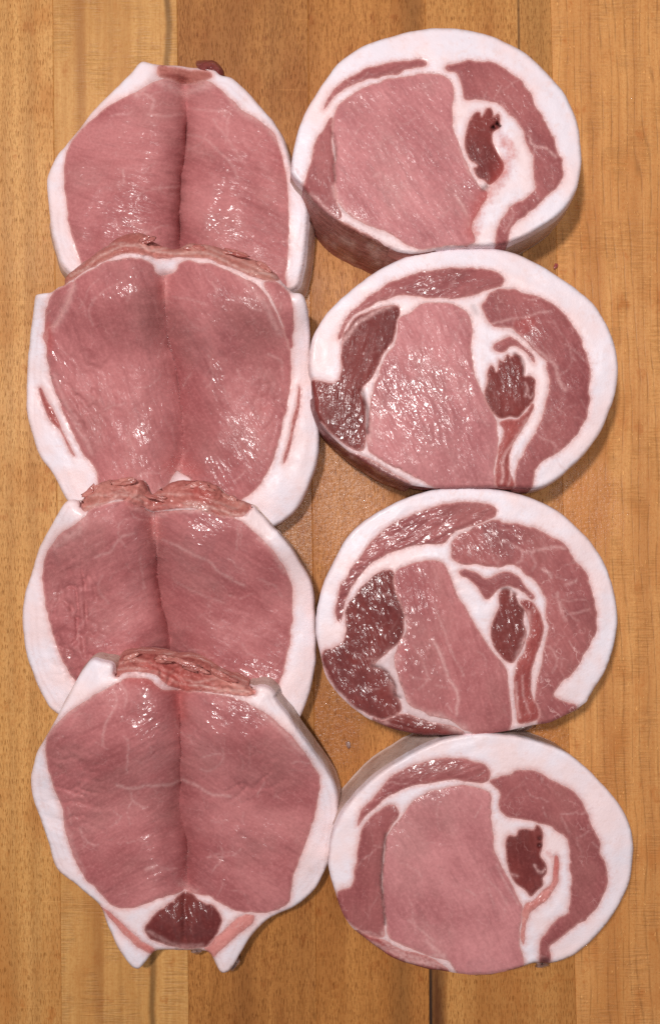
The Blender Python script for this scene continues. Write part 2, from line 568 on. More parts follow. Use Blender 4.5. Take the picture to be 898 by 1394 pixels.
    if th < 15:
        for off, st in ((9, .30), (17, .22)):
            dd = dO - off - 7 * fbm(P[:, 0] / 60, P[:, 1] / 60, seed + 34, 2)
            mk[:, 0] = np.maximum(mk[:, 0], np.where(isl, 0, st * np.exp(-(dd / 1.1) ** 2) * smooth(dR / 6) * smooth(0.6 + 2.5 * fbm(P[:, 0] / 40, P[:, 1] / 40, seed + 35, 2))))
    wetv = np.full(n, 0.10)
    for (hx, hy, rx, ry, st) in wets:
        wetv = np.maximum(wetv, st * np.exp(-((P[:, 0] - hx) / rx) ** 2 - ((P[:, 1] - hy) / ry) ** 2))
    mk[:, 1] = np.where(isl, np.exp(-dR * mm / 1.25), np.exp(-dR * mm / 2.1))
    z = np.maximum(z, under_z + 2.5) / 1000.0
    wx, wy = unproject(P[:, 0], P[:, 1], z)
    TOP = np.stack([wx, wy, z], 1)
    # wall rings
    lp = np.array(loop)
    R = TOP[lp]
    tan = np.zeros((len(lp), 2))
    for k in range(1, 6):
        tan += np.roll(R[:, :2], -k, 0) - np.roll(R[:, :2], k, 0)
    nrm = np.stack([tan[:, 1], -tan[:, 0]], 1)
    nrm /= np.linalg.norm(nrm, axis=1)[:, None] + 1e-12
    ctr = R[:, :2].mean(0)
    if ((R[:, :2] - ctr) * nrm).sum() < 0:
        nrm = -nrm
    zb = under_z[lp] / 1000.0 + 0.0002
    rings = [np.arange(n)[lp]]
    allv = [TOP]
    base_i = n
    NR = 6
    fl = flare(P[lp]) if callable(flare) else np.full(len(lp), flare)
    for k in range(1, NR + 1):
        s_ = k / NR
        off = fl * s_ + bulge * math.sin(math.pi * min(1, s_ * 1.05)) + 0.5 * fbm(P[lp, 0] / 20 + k * .35, P[lp, 1] / 20, seed + 90, 2) * math.sin(math.pi * min(s_, .9))
        off = off / 1000
        zz = R[:, 2] * (1 - s_) + zb * s_
        allv.append(np.stack([R[:, 0] + nrm[:, 0] * off, R[:, 1] + nrm[:, 1] * off, zz], 1))
        rings.append(base_i + np.arange(len(lp)))
        base_i += len(lp)
    AV = np.vstack(allv)
    streaks_ = [np.clip(2.4 * fbm(P[lp, 0] / 22 + 3 * k, P[lp, 1] / 22 + k * 0.9, seed + 95, 3) - 0.35, 0, 0.65) for k in range(NR)]
    mkA = np.vstack([mk] + [np.stack([streaks_[k_], 0 * mk[lp, 1], mk[lp, 2] * .4, mk[lp, 3] * 0.3], 1) for k_ in range(NR)])
    fibA = np.vstack([fib] + [np.stack([fib[lp, 0], fib[lp, 1] , fib[lp, 2] + 3 * (k + 1)], 1) for k in range(NR)])
    wetA = np.zeros((len(AV), 3)); wetA[:n, 0] = wetv; wetA[n:, 0] = 0.25
    base = np.array([AV[:, 0].mean(), AV[:, 1].mean(), zb.min()])
    root = thing('pork_' + cat.split()[-1], label, cat, tuple(base), group)
    Lr = len(lp)
    wall = defaultdict(list)
    skin = []
    for j in range(Lr):
        a, b = lp[j], lp[(j + 1) % Lr]
        ti = d_edges.get((a, b), d_edges.get((b, a), 0))
        rg = reg[ti]
        if membrane:
            mid = (P[a] + P[b]) / 2
            for (x0, x1, y0, y1, pi) in membrane:
                if x0 < mid[0] < x1 and y0 < mid[1] < y1:
                    rg = [q_[0] for q_ in regions].index(pi)
        for k in range(NR):
            r0, r1 = rings[k], rings[k + 1]
            q = (r0[(j + 1) % Lr], r0[j], r1[j], r1[(j + 1) % Lr])
            if rg < 0 and k >= 1:
                skin.append(q)
            else:
                wall[rg].append(q)

    def emit(name, faces, mat, extra_mat=None):
        idx = np.unique(np.concatenate([np.asarray(f).ravel() for f in faces]))
        mp = {int(v): i for i, v in enumerate(idx)}
        F = [tuple(mp[int(i)] for i in f) for f in faces]
        return mesh_obj(name, AV[idx] - base, F, [mat], root, True, {'mk': mkA[idx], 'fib': fibA[idx], 'wet': wetA[idx]})

    emit(fat_name, [tuple(t) for t in T[reg == -1]] + wall[-1], M_FAT)
    bottom = tuple(int(i) for i in rings[-1])
    if under is None:
        emit('outer_skin', skin + [bottom], M_SKIN)
    else:           # a limp slice: its underside follows what it lies on
        lowz = np.minimum(under_z / 1000 + 0.0004, z - 0.0015)
        AVb = len(AV)
        AV = np.vstack([AV, np.stack([wx, wy, lowz], 1)])
        mkA = np.vstack([mkA, mk]); fibA = np.vstack([fibA, fib]); wetA = np.vstack([wetA, np.zeros((n, 3))])
        emit('outer_skin', skin + [(int(t[2]) + AVb, int(t[1]) + AVb, int(t[0]) + AVb) for t in T], M_SKIN)
    for i, r in enumerate(regions):
        tr = T[reg == i]
        if len(tr) == 0:
            continue
        faces = [tuple(t) for t in tr] + wall[i]
        # give the muscle its depth inside the slice
        es_ = {}
        for t in tr:
            for a, b in ((t[0], t[1]), (t[1], t[2]), (t[2], t[0])):
                es_[(a, b)] = 1
        inner = [(a, b) for (a, b) in es_ if (b, a) not in es_ and (b, a) in d_edges]
        vv = sorted({v for e in inner for v in e})
        nt = {v: len(AV) + k for k, v in enumerate(vv)}
        nv = {v: len(AV) + len(vv) + k for k, v in enumerate(vv)}
        if vv:
            top = AV[vv].copy(); top[:, 2] -= 0.00005
            low = AV[vv].copy(); low[:, 2] = np.maximum(low[:, 2] - 0.004, 0.0005)
            AV = np.vstack([AV, top, low]); mkA = np.vstack([mkA, mkA[vv], mkA[vv]]); wetA = np.vstack([wetA, wetA[vv], wetA[vv]]); fibA = np.vstack([fibA, fibA[vv], fibA[vv]])
            faces += [(nt[b], nt[a], nv[a], nv[b]) for a, b in inner]
        emit(r[0], faces, r[2])
    return root, base


def blob(name, px, py, z_mm, rx, ry, rz, ang, mat, parent=None, base=(0, 0, 0), seed=0, rough=0.35):
    """an irregular lump of meat, fat or sinew: radii in photo px (rx, ry) and mm (rz)"""
    nu, nv = 22, 12
    vs, fs = [], []
    a = math.radians(ang)
    for j in range(nv + 1):
        ph = math.pi * j / nv
        for i in range(nu):
            t_ = 2 * math.pi * i / nu
            k = 1 + rough * 2 * float(fbm(math.cos(t_) * 1.3 + seed * 5, math.sin(t_) * 1.3 + ph * 0.8, seed + 3, 3))
            x = rx * k * math.sin(ph) * math.cos(t_); y = ry * k * math.sin(ph) * math.sin(t_)
            zz = z_mm + rz * k * math.cos(ph)
            X, Y = px + x * math.cos(a) - y * math.sin(a), py + x * math.sin(a) + y * math.cos(a)
            zz = max(zz, 0.05) / 1000
            wx_, wy_ = unproject(X, Y, zz)
            vs.append((wx_ - base[0], wy_ - base[1], zz - base[2]))
    for j in range(nv):
        for i in range(nu):
            fs.append((j * nu + i, (j + 1) * nu + i, (j + 1) * nu + (i + 1) % nu, j * nu + (i + 1) % nu))
    fs.append(tuple(range(nu - 1, -1, -1))); fs.append(tuple(nv * nu + i for i in range(nu)))
    n = len(vs)
    at = {'wet': np.full((n, 3), 0.6), 'mk': np.zeros((n, 4)), 'fib': np.array([(v[0] * 1000, v[1] * 1000, v[2] * 1000) for v in vs])}
    me = mesh_obj(name, vs, fs, [mat], parent, True, at)
    import bmesh
    bm = bmesh.new(); bm.from_mesh(me.data)
    bmesh.ops.remove_doubles(bm, verts=bm.verts, dist=1e-6)
    bmesh.ops.recalc_face_normals(bm, faces=bm.faces)
    bm.to_mesh(me.data); bm.free()
    return me


# ------------------------------------------------------------------ the wooden board
def wood_mat(name, c_lo, c_hi, c_dark, fleck=0.6, ripple=0.0, lines=0.0, streaks=(), seed=0.0, big_amp=0.75, wet=()):
    """streaks: (x at top px, x at bottom px, half width px, strength, colour, wander px)"""
    q = NT(name)
    g = q.n('ShaderNodeTexCoord', _out=3)
    V = q.vscale(g, (1000, 1000, 1000), (seed, seed * 1.7, seed * 0.3))      # millimetres
    P = q.sep(q.vscale(g, (1 / S, -1 / S, 1)))
    px = q.math('ADD', P[0], CX); py = q.math('ADD', P[1], CY)
    grain = q.noise(q.vscale(V, (0.55, 0.012, 1)), 1.0, 4, 0.6, 0.35)
    broad = q.noise(q.vscale(V, (0.055, 0.007, 1)), 1.0, 3, 0.55)
    col = q.mix(q.map(grain, 0.3, 0.7), c_lo, c_hi)
    col = q.mix(q.math('MULTIPLY', q.map(broad, 0.42, 0.68), big_amp), col, c_dark)
    blot = q.noise(q.vscale(V, (0.05, 0.03, 1)), 1.0, 4, 0.62)
    col = q.mix(q.math('MULTIPLY', q.map(blot, 0.5, 0.72), 0.55), col, tuple(x * f for x, f in zip(c_dark, (1.0, 0.84, 0.66))))
    stain = q.noise(q.vscale(V, (0.13, 0.10, 1), (7, 3, 0)), 1.0, 4, 0.65)
    col = q.mix(q.math('MULTIPLY', q.map(stain, 0.58, 0.72), 0.55), col, tuple(x * f for x, f in zip(c_dark, (0.95, 0.70, 0.5))))
    fl = q.noise(q.vscale(V, (4.3, 0.31, 1)), 1.0, 1, 0.4)
    flm = q.math('MULTIPLY', q.map(fl, 0.60, 0.66), fleck)
    col = q.mix(flm, col, tuple(x * f for x, f in zip(c_dark, (0.54, 0.42, 0.22))))
    mot = q.noise(V, 0.9, 4, 0.65)
    col = q.mix(q.math('MULTIPLY', q.map(mot, 0.42, 0.70), 0.42), col, tuple(x * f for x, f in zip(c_dark, (1.0, 0.85, 0.7))))
    sc1 = q.noise(q.n('ShaderNodeMapping', Vector=V, Rotation=(0, 0, 0.9 + seed), Scale=(0.02, 2.2, 1)), 1.0, 2, 0.5)
    scm = q.math('MULTIPLY', q.map(sc1, 0.70, 0.74), q.map(q.noise(V, 0.04, 2), 0.5, 0.6))
    col = q.mix(q.math('MULTIPLY', scm, 0.5), col, tuple(min(1, x * 1.3) for x in c_hi))
    fine = q.noise(q.vscale(V, (3.2, 0.10, 1)), 1.0, 3, 0.6)
    col = q.mix(q.math('MULTIPLY', q.map(fine, 0.5, 0.75), 0.22), col, tuple(x * 0.6 for x in c_dark))
    hgt = q.math('MULTIPLY', fine, 0.4)
    hgt = q.math('SUBTRACT', hgt, q.math('MULTIPLY', flm, 0.9))
    if ripple:
        wv = q.noise(q.vscale(V, (0.10, 1.25, 1)), 1.0, 3, 0.55, 0.35)
        wm = q.math('MULTIPLY', q.map(wv, 0.40, 0.66), q.map(q.noise(q.vscale(V, (0.12, 0.05, 1)), 1.0, 2), 0.40, 0.62))
        col = q.mix(q.math('MULTIPLY', wm, 0.30 * ripple), col, tuple(x * 0.62 for x in c_dark))
        hgt = q.math('SUBTRACT', hgt, q.math('MULTIPLY', wm, 1.1 * ripple))
    if lines:
        sx = q.math('ADD', q.math('MULTIPLY', q.math('SUBTRACT', px, q.math('MULTIPLY', py, 0.035)), S * 1000 / 3.5),
                    q.math('MULTIPLY', q.noise(q.vscale(V, (0.09, 0.014, 1)), 1.0, 3), 2.6))
        ln = q.math('ABSOLUTE', q.math('SUBTRACT', q.math('FRACT', sx), 0.5))
        lm = q.math('MULTIPLY', q.map(ln, 0.36, 0.5, 0.0, 1.0, 'LINEAR'), q.map(q.noise(q.vscale(V, (0.5, 0.09, 1)), 1.0, 3, 0.6), 0.36, 0.62, 0.12, 1.0))
        col = q.mix(q.math('MULTIPLY', lm, 0.55 * lines), col, tuple(x * 0.42 for x in c_dark))
        hgt = q.math('SUBTRACT', hgt, q.math('MULTIPLY', lm, 0.8 * lines))
        pit = q.noise(q.vscale(V, (1.3, 0.5, 1)), 1.0, 1, 0.4, 0.5)
        pm = q.map(pit, 0.66, 0.72)
        col = q.mix(q.math('MULTIPLY', pm, 0.5), col, tuple(min(1, x * 1.35) for x in c_hi))
        hgt = q.math('ADD', hgt, q.math('MULTIPLY', pm, 1.2))
    for (x0, x1, hw, st, sc_, wd, *yr) in streaks:
        cen = q.math('ADD', q.math('MULTIPLY', py, (x1 - x0) / 1394.0), x0)
        wn = q.math('MULTIPLY', q.math('SUBTRACT', q.noise(q.vscale(V, (0.0, 0.035, 0)), 1.0, 2), 0.5), wd * 2.0)
        d = q.math('ABSOLUTE', q.math('SUBTRACT', px, q.math('ADD', cen, wn)))
        mk_ = q.math('MULTIPLY', q.map(d, hw * 0.2, hw * 1.45, 1.0, 0.0), st)
        mk_ = q.math('MULTIPLY', mk_, q.map(q.noise(q.vscale(V, (0.5, 0.03, 1)), 1.0, 3), 0.25, 0.6, 0.75, 1.0))
        if yr:
            mk_ = q.math('MULTIPLY', mk_, q.map(py, yr[0] - 60, yr[0] + 60, *((0.0, 1.0) if yr[1] > 0 else (1.0, 0.0))))
        col = q.mix(mk_, col, sc_)
    rough = q.map(blot, 0.3, 0.7, 0.42, 0.56)
    coat = 0.0
    nw = None
    if wet:
        msum = None
        for (mx, my, rx, ry) in wet:
            ex = q.math('POWER', q.math('DIVIDE', q.math('SUBTRACT', px, mx), rx), 2.0)
            ey = q.math('POWER', q.math('DIVIDE', q.math('SUBTRACT', py, my), ry), 2.0)
            m_ = q.map(q.math('ADD', q.math('ADD', ex, ey), q.math('MULTIPLY', q.math('SUBTRACT', q.noise(V, 0.25, 3), 0.5), 1.2)), 0.2, 1.2, 1.0, 0.0)
            msum = m_ if msum is None else q.math('MAXIMUM', msum, m_)
        drops = q.noise(V, 0.7, 3, 0.5)
        nw = q.bump(drops, 0.0007, 0.8)
        coat = q.math('MULTIPLY', msum, 0.45)
        col = q.mix(q.math('MULTIPLY', msum, 0.25), col, tuple(x * f for x, f in zip(c_dark, (1.15, 0.95, 0.85))))
    nb = q.bump(hgt, 0.00016, 0.75)
    kw = dict(Base_Color=col, Roughness=rough, Normal=nb, Specular_IOR_Level=0.28)
    if wet:
        kw.update(Coat_Weight=coat, Coat_Roughness=0.22, Coat_Normal=nw)
    return q.done(**kw)


def lin(r, g, b):
    f = lambda c: (c / 255 / 12.92) if c <= 10 else ((c / 255 + 0.055) / 1.055) ** 2.4
    return (f(r), f(g), f(b))


BROWN = lin(92, 58, 30)
W_A = wood_mat('beech_left', lin(198, 142, 80), lin(214, 160, 96), lin(180, 122, 64), 0.75, streaks=((40, 50, 9, 0.30, lin(150, 100, 52), 6), (8, 20, 7, 0.25, lin(155, 104, 55), 5)), seed=3)
W_B = wood_mat('maple_ribbed', lin(194, 140, 79), lin(209, 157, 94), lin(176, 120, 63), 0.12, ripple=1.0, lines=0.0,
               streaks=((108, 136, 8, 0.55, lin(150, 94, 46), 1), (229, 207, 5, 0.7, lin(84, 54, 26), 7), (150, 165, 4, 0.2, lin(150, 100, 50), 2), (190, 190, 3, 0.2, lin(150, 100, 50), 2)), seed=14)
W_C = wood_mat('beech_brown', lin(166, 108, 54), lin(184, 124, 65), lin(146, 90, 42), 0.8, streaks=((375, 330, 16, 0.22, lin(118, 74, 36), 8),), seed=29,
               wet=((400, 700, 45, 120), (430, 380, 30, 60)))
W_D = wood_mat('beech_middle', lin(176, 115, 57), lin(194, 132, 70), lin(156, 97, 46), 0.75, streaks=((560, 545, 15, 0.4, lin(104, 70, 36), 4),), seed=41,
               wet=((475, 685, 60, 130), (455, 985, 45, 70)))
W_E = wood_mat('beech_streaked', lin(190, 131, 71), lin(208, 150, 86), lin(168, 108, 53), 0.75,
               streaks=((705, 722, 2.0, 0.8, lin(78, 46, 24), 0.5, 500, -1), (727, 752, 22, 0.42, lin(136, 92, 46), 0.5, 500, -1), (569, 596, 12, 1.0, lin(98, 56, 26), 0.6, 800, 1), (571, 586, 3, 1.0, lin(40, 24, 20), 0.4, 800, 1)), seed=57,
               wet=((770, 700, 30, 50), (730, 1010, 60, 30)))
W_F = wood_mat('maple_right', lin(206, 143, 82), lin(221, 160, 96), lin(188, 122, 63), 0.10, ripple=1.0, lines=0.9,
               streaks=((800, 835, 12, 0.25, lin(160, 92, 44), 6), (860, 892, 10, 0.2, lin(165, 100, 50), 5)), seed=70, wet=((800, 690, 55, 70),), big_amp=0.55)

board = thing('cutting_board', 'worn wooden butcher block of long glued staves under all the pork', 'cutting board', (0, 0, -0.04))
EDGES = [(-96, -84), (72, 84), (241, 257), (419, 431), (579, 584), (749, 784), (905, 945), (1075, 1110)]
MATS = [W_A, W_A, W_B, W_C, W_D, W_E, W_F, W_E]
# the first stave lies left of the picture, the last one right of it
EDGES = [(-250, -245)] + EDGES
Y0, Y1 = -260, 1650


def stave(x00, x01, x10, x11, mat):
    """left edge x00 (top) to x01 (bottom), right edge x10 to x11, in px"""
    def ex(a, b, y):
        return a + (b - a) * y / 1394.0
    prof = [(0.02, -0.00022), (0.45, -0.00006), (1.0, 0.0)]     # px in from the joint, height
    ys = np.linspace(Y0, Y1, 25)
    vs, fs = [], []
    for y in ys:
        l, r = ex(x00, x01, y), ex(x10, x11, y)
        row = [(l + 0.02, -0.04)] + [(l + p, h) for p, h in prof] + [(l + (r - l) * t, 0) for t in (0.25, 0.5, 0.75)] \
            + [(r - p, h) for p, h in reversed(prof)] + [(r - 0.02, -0.04)]
        for x, h in row:
            vs.append(((x - CX) * S, (CY - y) * S, h + 0.04))
    m = len(row)
    for j in range(len(ys) - 1):
        for i in range(m):
            i2 = (i + 1) % m
            fs.append((j * m + i, (j + 1) * m + i, (j + 1) * m + i2, j * m + i2))
    fs.append(tuple(range(m))); fs.append(tuple((len(ys) - 1) * m + i for i in range(m - 1, -1, -1)))
    return mesh_obj('stave', vs, fs, [mat], board, False)


for i in range(len(EDGES) - 1):
    stave(EDGES[i][0], EDGES[i][1], EDGES[i + 1][0], EDGES[i + 1][1], MATS[i])

# ------------------------------------------------------------------ rolled loin slices, right column
GR = 'round rolled loin slices in the right column'

k = 898 / 440
z1 = lambda p: Z(380, 20, k, p)
zb1 = lambda p: Z(600, 120, 849 / 140, p)
build_slice('R1', 'round pork slice at top right with a tall dark red wall showing', 'pork slice', GR,
    z1([(32, 432), (45, 350), (75, 265), (120, 195), (165, 135), (230, 92), (300, 65), (370, 45), (440, 38), (520, 44), (600, 65), (680, 107), (745, 165), (798, 230), (828, 310), (838, 400), (828, 470), (800, 528), (760, 568), (700, 605), (645, 630), (600, 640), (545, 643), (480, 650), (420, 658), (370, 664), (330, 660), (285, 640), (225, 612), (170, 582), (125, 548), (92, 512), (70, 480), (45, 455)]),
    [
     ('curl_muscle', zb1([(245, 245), (290, 195), (325, 205), (335, 235), (365, 175), (400, 162), (430, 185), (435, 225), (465, 208), (488, 230), (480, 330), (425, 370), (425, 430), (470, 540), (515, 620), (515, 680), (470, 740), (400, 800), (350, 760), (300, 740), (270, 660), (300, 640), (230, 590), (198, 500), (195, 400), (215, 310)]), M_DARK, 75, {'wob': .8}),
     ('loin_muscle', z1([(165, 250), (230, 205), (300, 180), (370, 170), (430, 165), (470, 180), (485, 215), (480, 270), (484, 320), (498, 360), (515, 400), (532, 440), (560, 480), (578, 492), (562, 525), (545, 560), (535, 590), (538, 635), (470, 642), (400, 650), (355, 640), (300, 605), (235, 580), (185, 550), (165, 520), (155, 470), (155, 400), (150, 350), (147, 295)]), M_PALE, 55, {}),
     ('side_muscle', z1([(148, 285), (120, 320), (95, 365), (85, 420), (66, 480), (60, 520), (110, 560), (170, 565), (162, 520), (157, 470), (153, 400), (146, 345)]), M_MID, 80, {}),
     ('cap_muscle', z1([(122, 264), (135, 230), (165, 195), (210, 165), (260, 145), (320, 132), (380, 126), (409, 132), (405, 145), (350, 152), (330, 165), (270, 175), (210, 195), (160, 222), (135, 250)]), M_MID, 155, {}),
     ('belly_muscle', z1([(458, 148), (500, 132), (560, 128), (620, 145), (660, 175), (690, 210), (715, 260), (745, 310), (770, 360), (785, 410), (788, 450), (765, 490), (720, 530), (675, 565), (640, 590), (632, 640), (605, 642), (602, 600), (615, 570), (645, 530), (680, 510), (710, 490), (705, 450), (705, 400), (690, 360), (670, 310), (640, 280), (600, 245), (550, 238), (515, 235), (503, 200), (490, 165)]), M_MID, 60, {'wob': 2.2, 'wf': 0.055}),
     ('skirt_muscle', z1([(120, 560), (175, 575), (235, 605), (290, 640), (320, 668), (300, 690), (200, 640), (100, 570)]), M_SIDE, 30, {'ridge': .5}),
    ], th=24, edge=1.6, dome=0.8,
    veins=[(z1([(262, 450), (280, 440), (300, 470), (330, 505)]), 1.8, .35), (z1([(490, 310), (505, 390), (530, 445), (560, 478)]), 1.6, .6), (z1([(490, 500), (515, 540), (525, 590)]), 2.5, .6),
           (z1([(690, 335), (705, 365), (740, 370), (770, 395)]), 2, .7), (z1([(710, 372), (700, 400)]), 1.6, .6), (z1([(640, 520), (650, 560), (625, 600)]), 1.8, .4),
           (z1([(150, 480), (175, 540), (230, 580), (300, 615)]), 4, .75), (z1([(90, 500), (150, 560), (240, 600), (330, 650)]), 3, .6)],
    reds=[(z1([(620, 345), (640, 380), (625, 430), (590, 490), (560, 530), (540, 600)]), 13, .6), (z1([(40, 420), (60, 450)]), 8, .35)],
    holes=[(676, 169, 2.6), (671, 174, 3.0), (679, 172, 2)],
    darks=[(z1([(150, 330), (158, 370), (152, 420), (158, 465)]), 2.0, .45), (z1([(565, 488), (578, 478)]), 3, .6)],
    flare=lambda P: np.where((P[:, 0] < 560) & (P[:, 1] > 236), np.interp(P[:, 1], [240, 300], [-0.5, 5.5]), np.where((P[:, 0] > 560) & (P[:, 1] > 200), 1.5, 0.3)), bulge=0.8, membrane=[(414, 592, 256, 400, 'skirt_muscle')], wets=[(470, 290, 40, 12, 0.49), (512, 325, 40, 10, 0.56), (645, 252, 14, 9, 0.70)], seed=1)

z2 = lambda p: Z(410, 320, k, p)
zb2 = lambda p: Z(610, 420, 898 / 180, p)
build_slice('R2', 'round pork slice second from top on the right, pale middle streaked with glints', 'pork slice', GR,
    z2([(22, 360), (35, 280), (65, 225), (105, 180), (160, 135), (230, 90), (310, 55), (390, 40), (470, 38), (545, 42), (610, 58), (680, 95), (750, 140), (810, 190), (850, 260), (872, 320), (877, 370), (870, 440), (850, 500), (825, 555), (780, 612), (730, 660), (680, 693), (640, 703), (560, 702), (480, 703), (400, 704), (340, 700), (280, 688), (210, 655), (150, 615), (100, 575), (60, 530), (40, 490), (33, 440), (28, 400)]),
    [
     ('curl_muscle', zb2([(262, 440), (285, 385), (310, 400), (325, 430), (345, 345), (370, 360), (400, 305), (430, 325), (455, 305), (485, 320), (495, 360), (512, 400), (510, 460), (550, 455), (590, 490), (575, 620), (520, 690), (470, 740), (420, 735), (340, 745), (285, 690), (250, 610), (245, 560), (262, 500)]), M_DARK, 80, {'wob': .7}),
     ('flank_strip', zb2([(575, 640), (545, 740), (480, 850), (430, 930), (410, 1010), (415, 1100), (440, 1215), (330, 1220), (320, 1120), (340, 950), (370, 830), (350, 770), (470, 745), (520, 700)]), M_BRIGHT, 100, {}),
     ('inner_strip', zb2([(305, 255), (370, 210), (430, 198), (500, 240), (560, 290), (590, 365), (560, 350), (520, 290), (470, 255), (420, 260), (370, 300)]), M_MID, 30, {}),
     ('loin_muscle', z2([(272, 230), (300, 218), (330, 195), (380, 188), (430, 195), (465, 225), (475, 270), (472, 330), (480, 390), (500, 430), (525, 480), (545, 530), (545, 590), (535, 650), (540, 712), (480, 712), (400, 712), (345, 690), (290, 660), (230, 630), (190, 600), (183, 560), (188, 500), (197, 450), (205, 410), (219, 370), (239, 330), (265, 290)]), M_PALE, 65, {'ridge': .28}),
     ('side_muscle', z2([(118, 275), (150, 230), (200, 205), (255, 192), (274, 200), (268, 240), (258, 290), (233, 325), (212, 370), (195, 400), (165, 430), (180, 470), (178, 520), (180, 580), (160, 600), (110, 572), (70, 535), (40, 500), (20, 440), (30, 403), (92, 410), (108, 380), (110, 330)]), M_DARK, 100, {'ridge': .2}),
     ('cap_muscle', z2([(105, 292), (112, 255), (140, 215), (190, 170), (250, 130), (320, 105), (400, 92), (470, 90), (530, 100), (562, 120), (555, 140), (510, 155), (440, 175), (370, 175), (320, 172), (260, 170), (200, 195), (150, 222), (125, 252)]), M_MID, 160, {'ridge': .2}),
     ('belly_muscle', z2([(505, 190), (530, 160), (575, 150), (640, 165), (685, 185), (720, 215), (755, 250), (780, 300), (798, 360), (800, 420), (795, 480), (775, 540), (730, 590), (680, 620), (650, 650), (632, 710), (592, 710), (600, 650), (620, 600), (650, 550), (670, 490), (685, 430), (685, 390), (670, 340), (630, 300), (590, 265), (540, 255), (512, 225)]), M_MID, 60, {'wob': 2.2, 'wf': 0.055}),
     ('skirt_muscle', z2([(110, 600), (160, 608), (200, 630), (250, 660), (300, 698), (230, 690), (150, 640), (95, 590)]), M_DARK, 30, {'ridge': .4}),
    ], th=22, edge=1.5, dome=1.0, bumps=[(575, 570, 45, 50, 1.2)],
    veins=[(z2([(130, 610), (190, 650), (260, 685)]), 2.5, .6), (z2([(60, 540), (110, 592), (170, 640)]), 3, .6), (z2([(115, 300), (150, 250), (200, 215), (255, 195)]), 3, .8), (z2([(560, 255), (620, 285), (660, 320), (700, 360), (720, 410), (735, 430)]), 2.6, .6),
           (z2([(520, 250), (600, 230), (690, 210)]), 1.8, .5), (z2([(445, 230), (425, 290), (400, 340)]), 1.6, .35), (z2([(555, 690), (562, 620), (590, 570), (630, 510)]), 2, .8),
           (z2([(575, 695), (585, 640), (600, 600)]), 1.6, .6), (z2([(185, 480), (190, 560), (165, 600), (110, 590)]), 3.5, .7), (z2([(170, 605), (240, 650), (320, 695)]), 4, .8),
           (zb2([(515, 600), (530, 540), (525, 500), (545, 610), (570, 590)]), 1.5, .6), (z2([(700, 240), (740, 300), (760, 350)]), 1.4, .3), (z2([(660, 560), (700, 580), (720, 600)]), 1.5, .4)],
    reds=[(z2([(600, 250), (640, 240), (610, 270)]), 6, .4)],
    darks=[(z2([(165, 430), (175, 460), (185, 500), (180, 550)]), 2.5, .7), (z2([(590, 330), (612, 350), (615, 385)]), 2.2, .5), (z2([(478, 200), (488, 215)]), 4, .25)],
    flare=lambda P: np.where((P[:, 0] < 560) & (P[:, 1] > 540), 2.2, np.where((P[:, 0] > 700) & (P[:, 1] > 500), 1.5, -0.6)), bulge=1.0, membrane=[(0, 600, 545, 700, 'skirt_muscle')], wets=[(590, 560, 55, 70, 1.15), (540, 545, 40, 50, 0.92), (468, 585, 28, 38, 1.15), (455, 530, 25, 25, 0.69), (600, 380, 60, 22, 0.69), (505, 645, 32, 14, 1.15), (722, 470, 22, 50, 0.57), (690, 520, 30, 40, 0.34), (540, 640, 40, 20, 0.80)], seed=2)

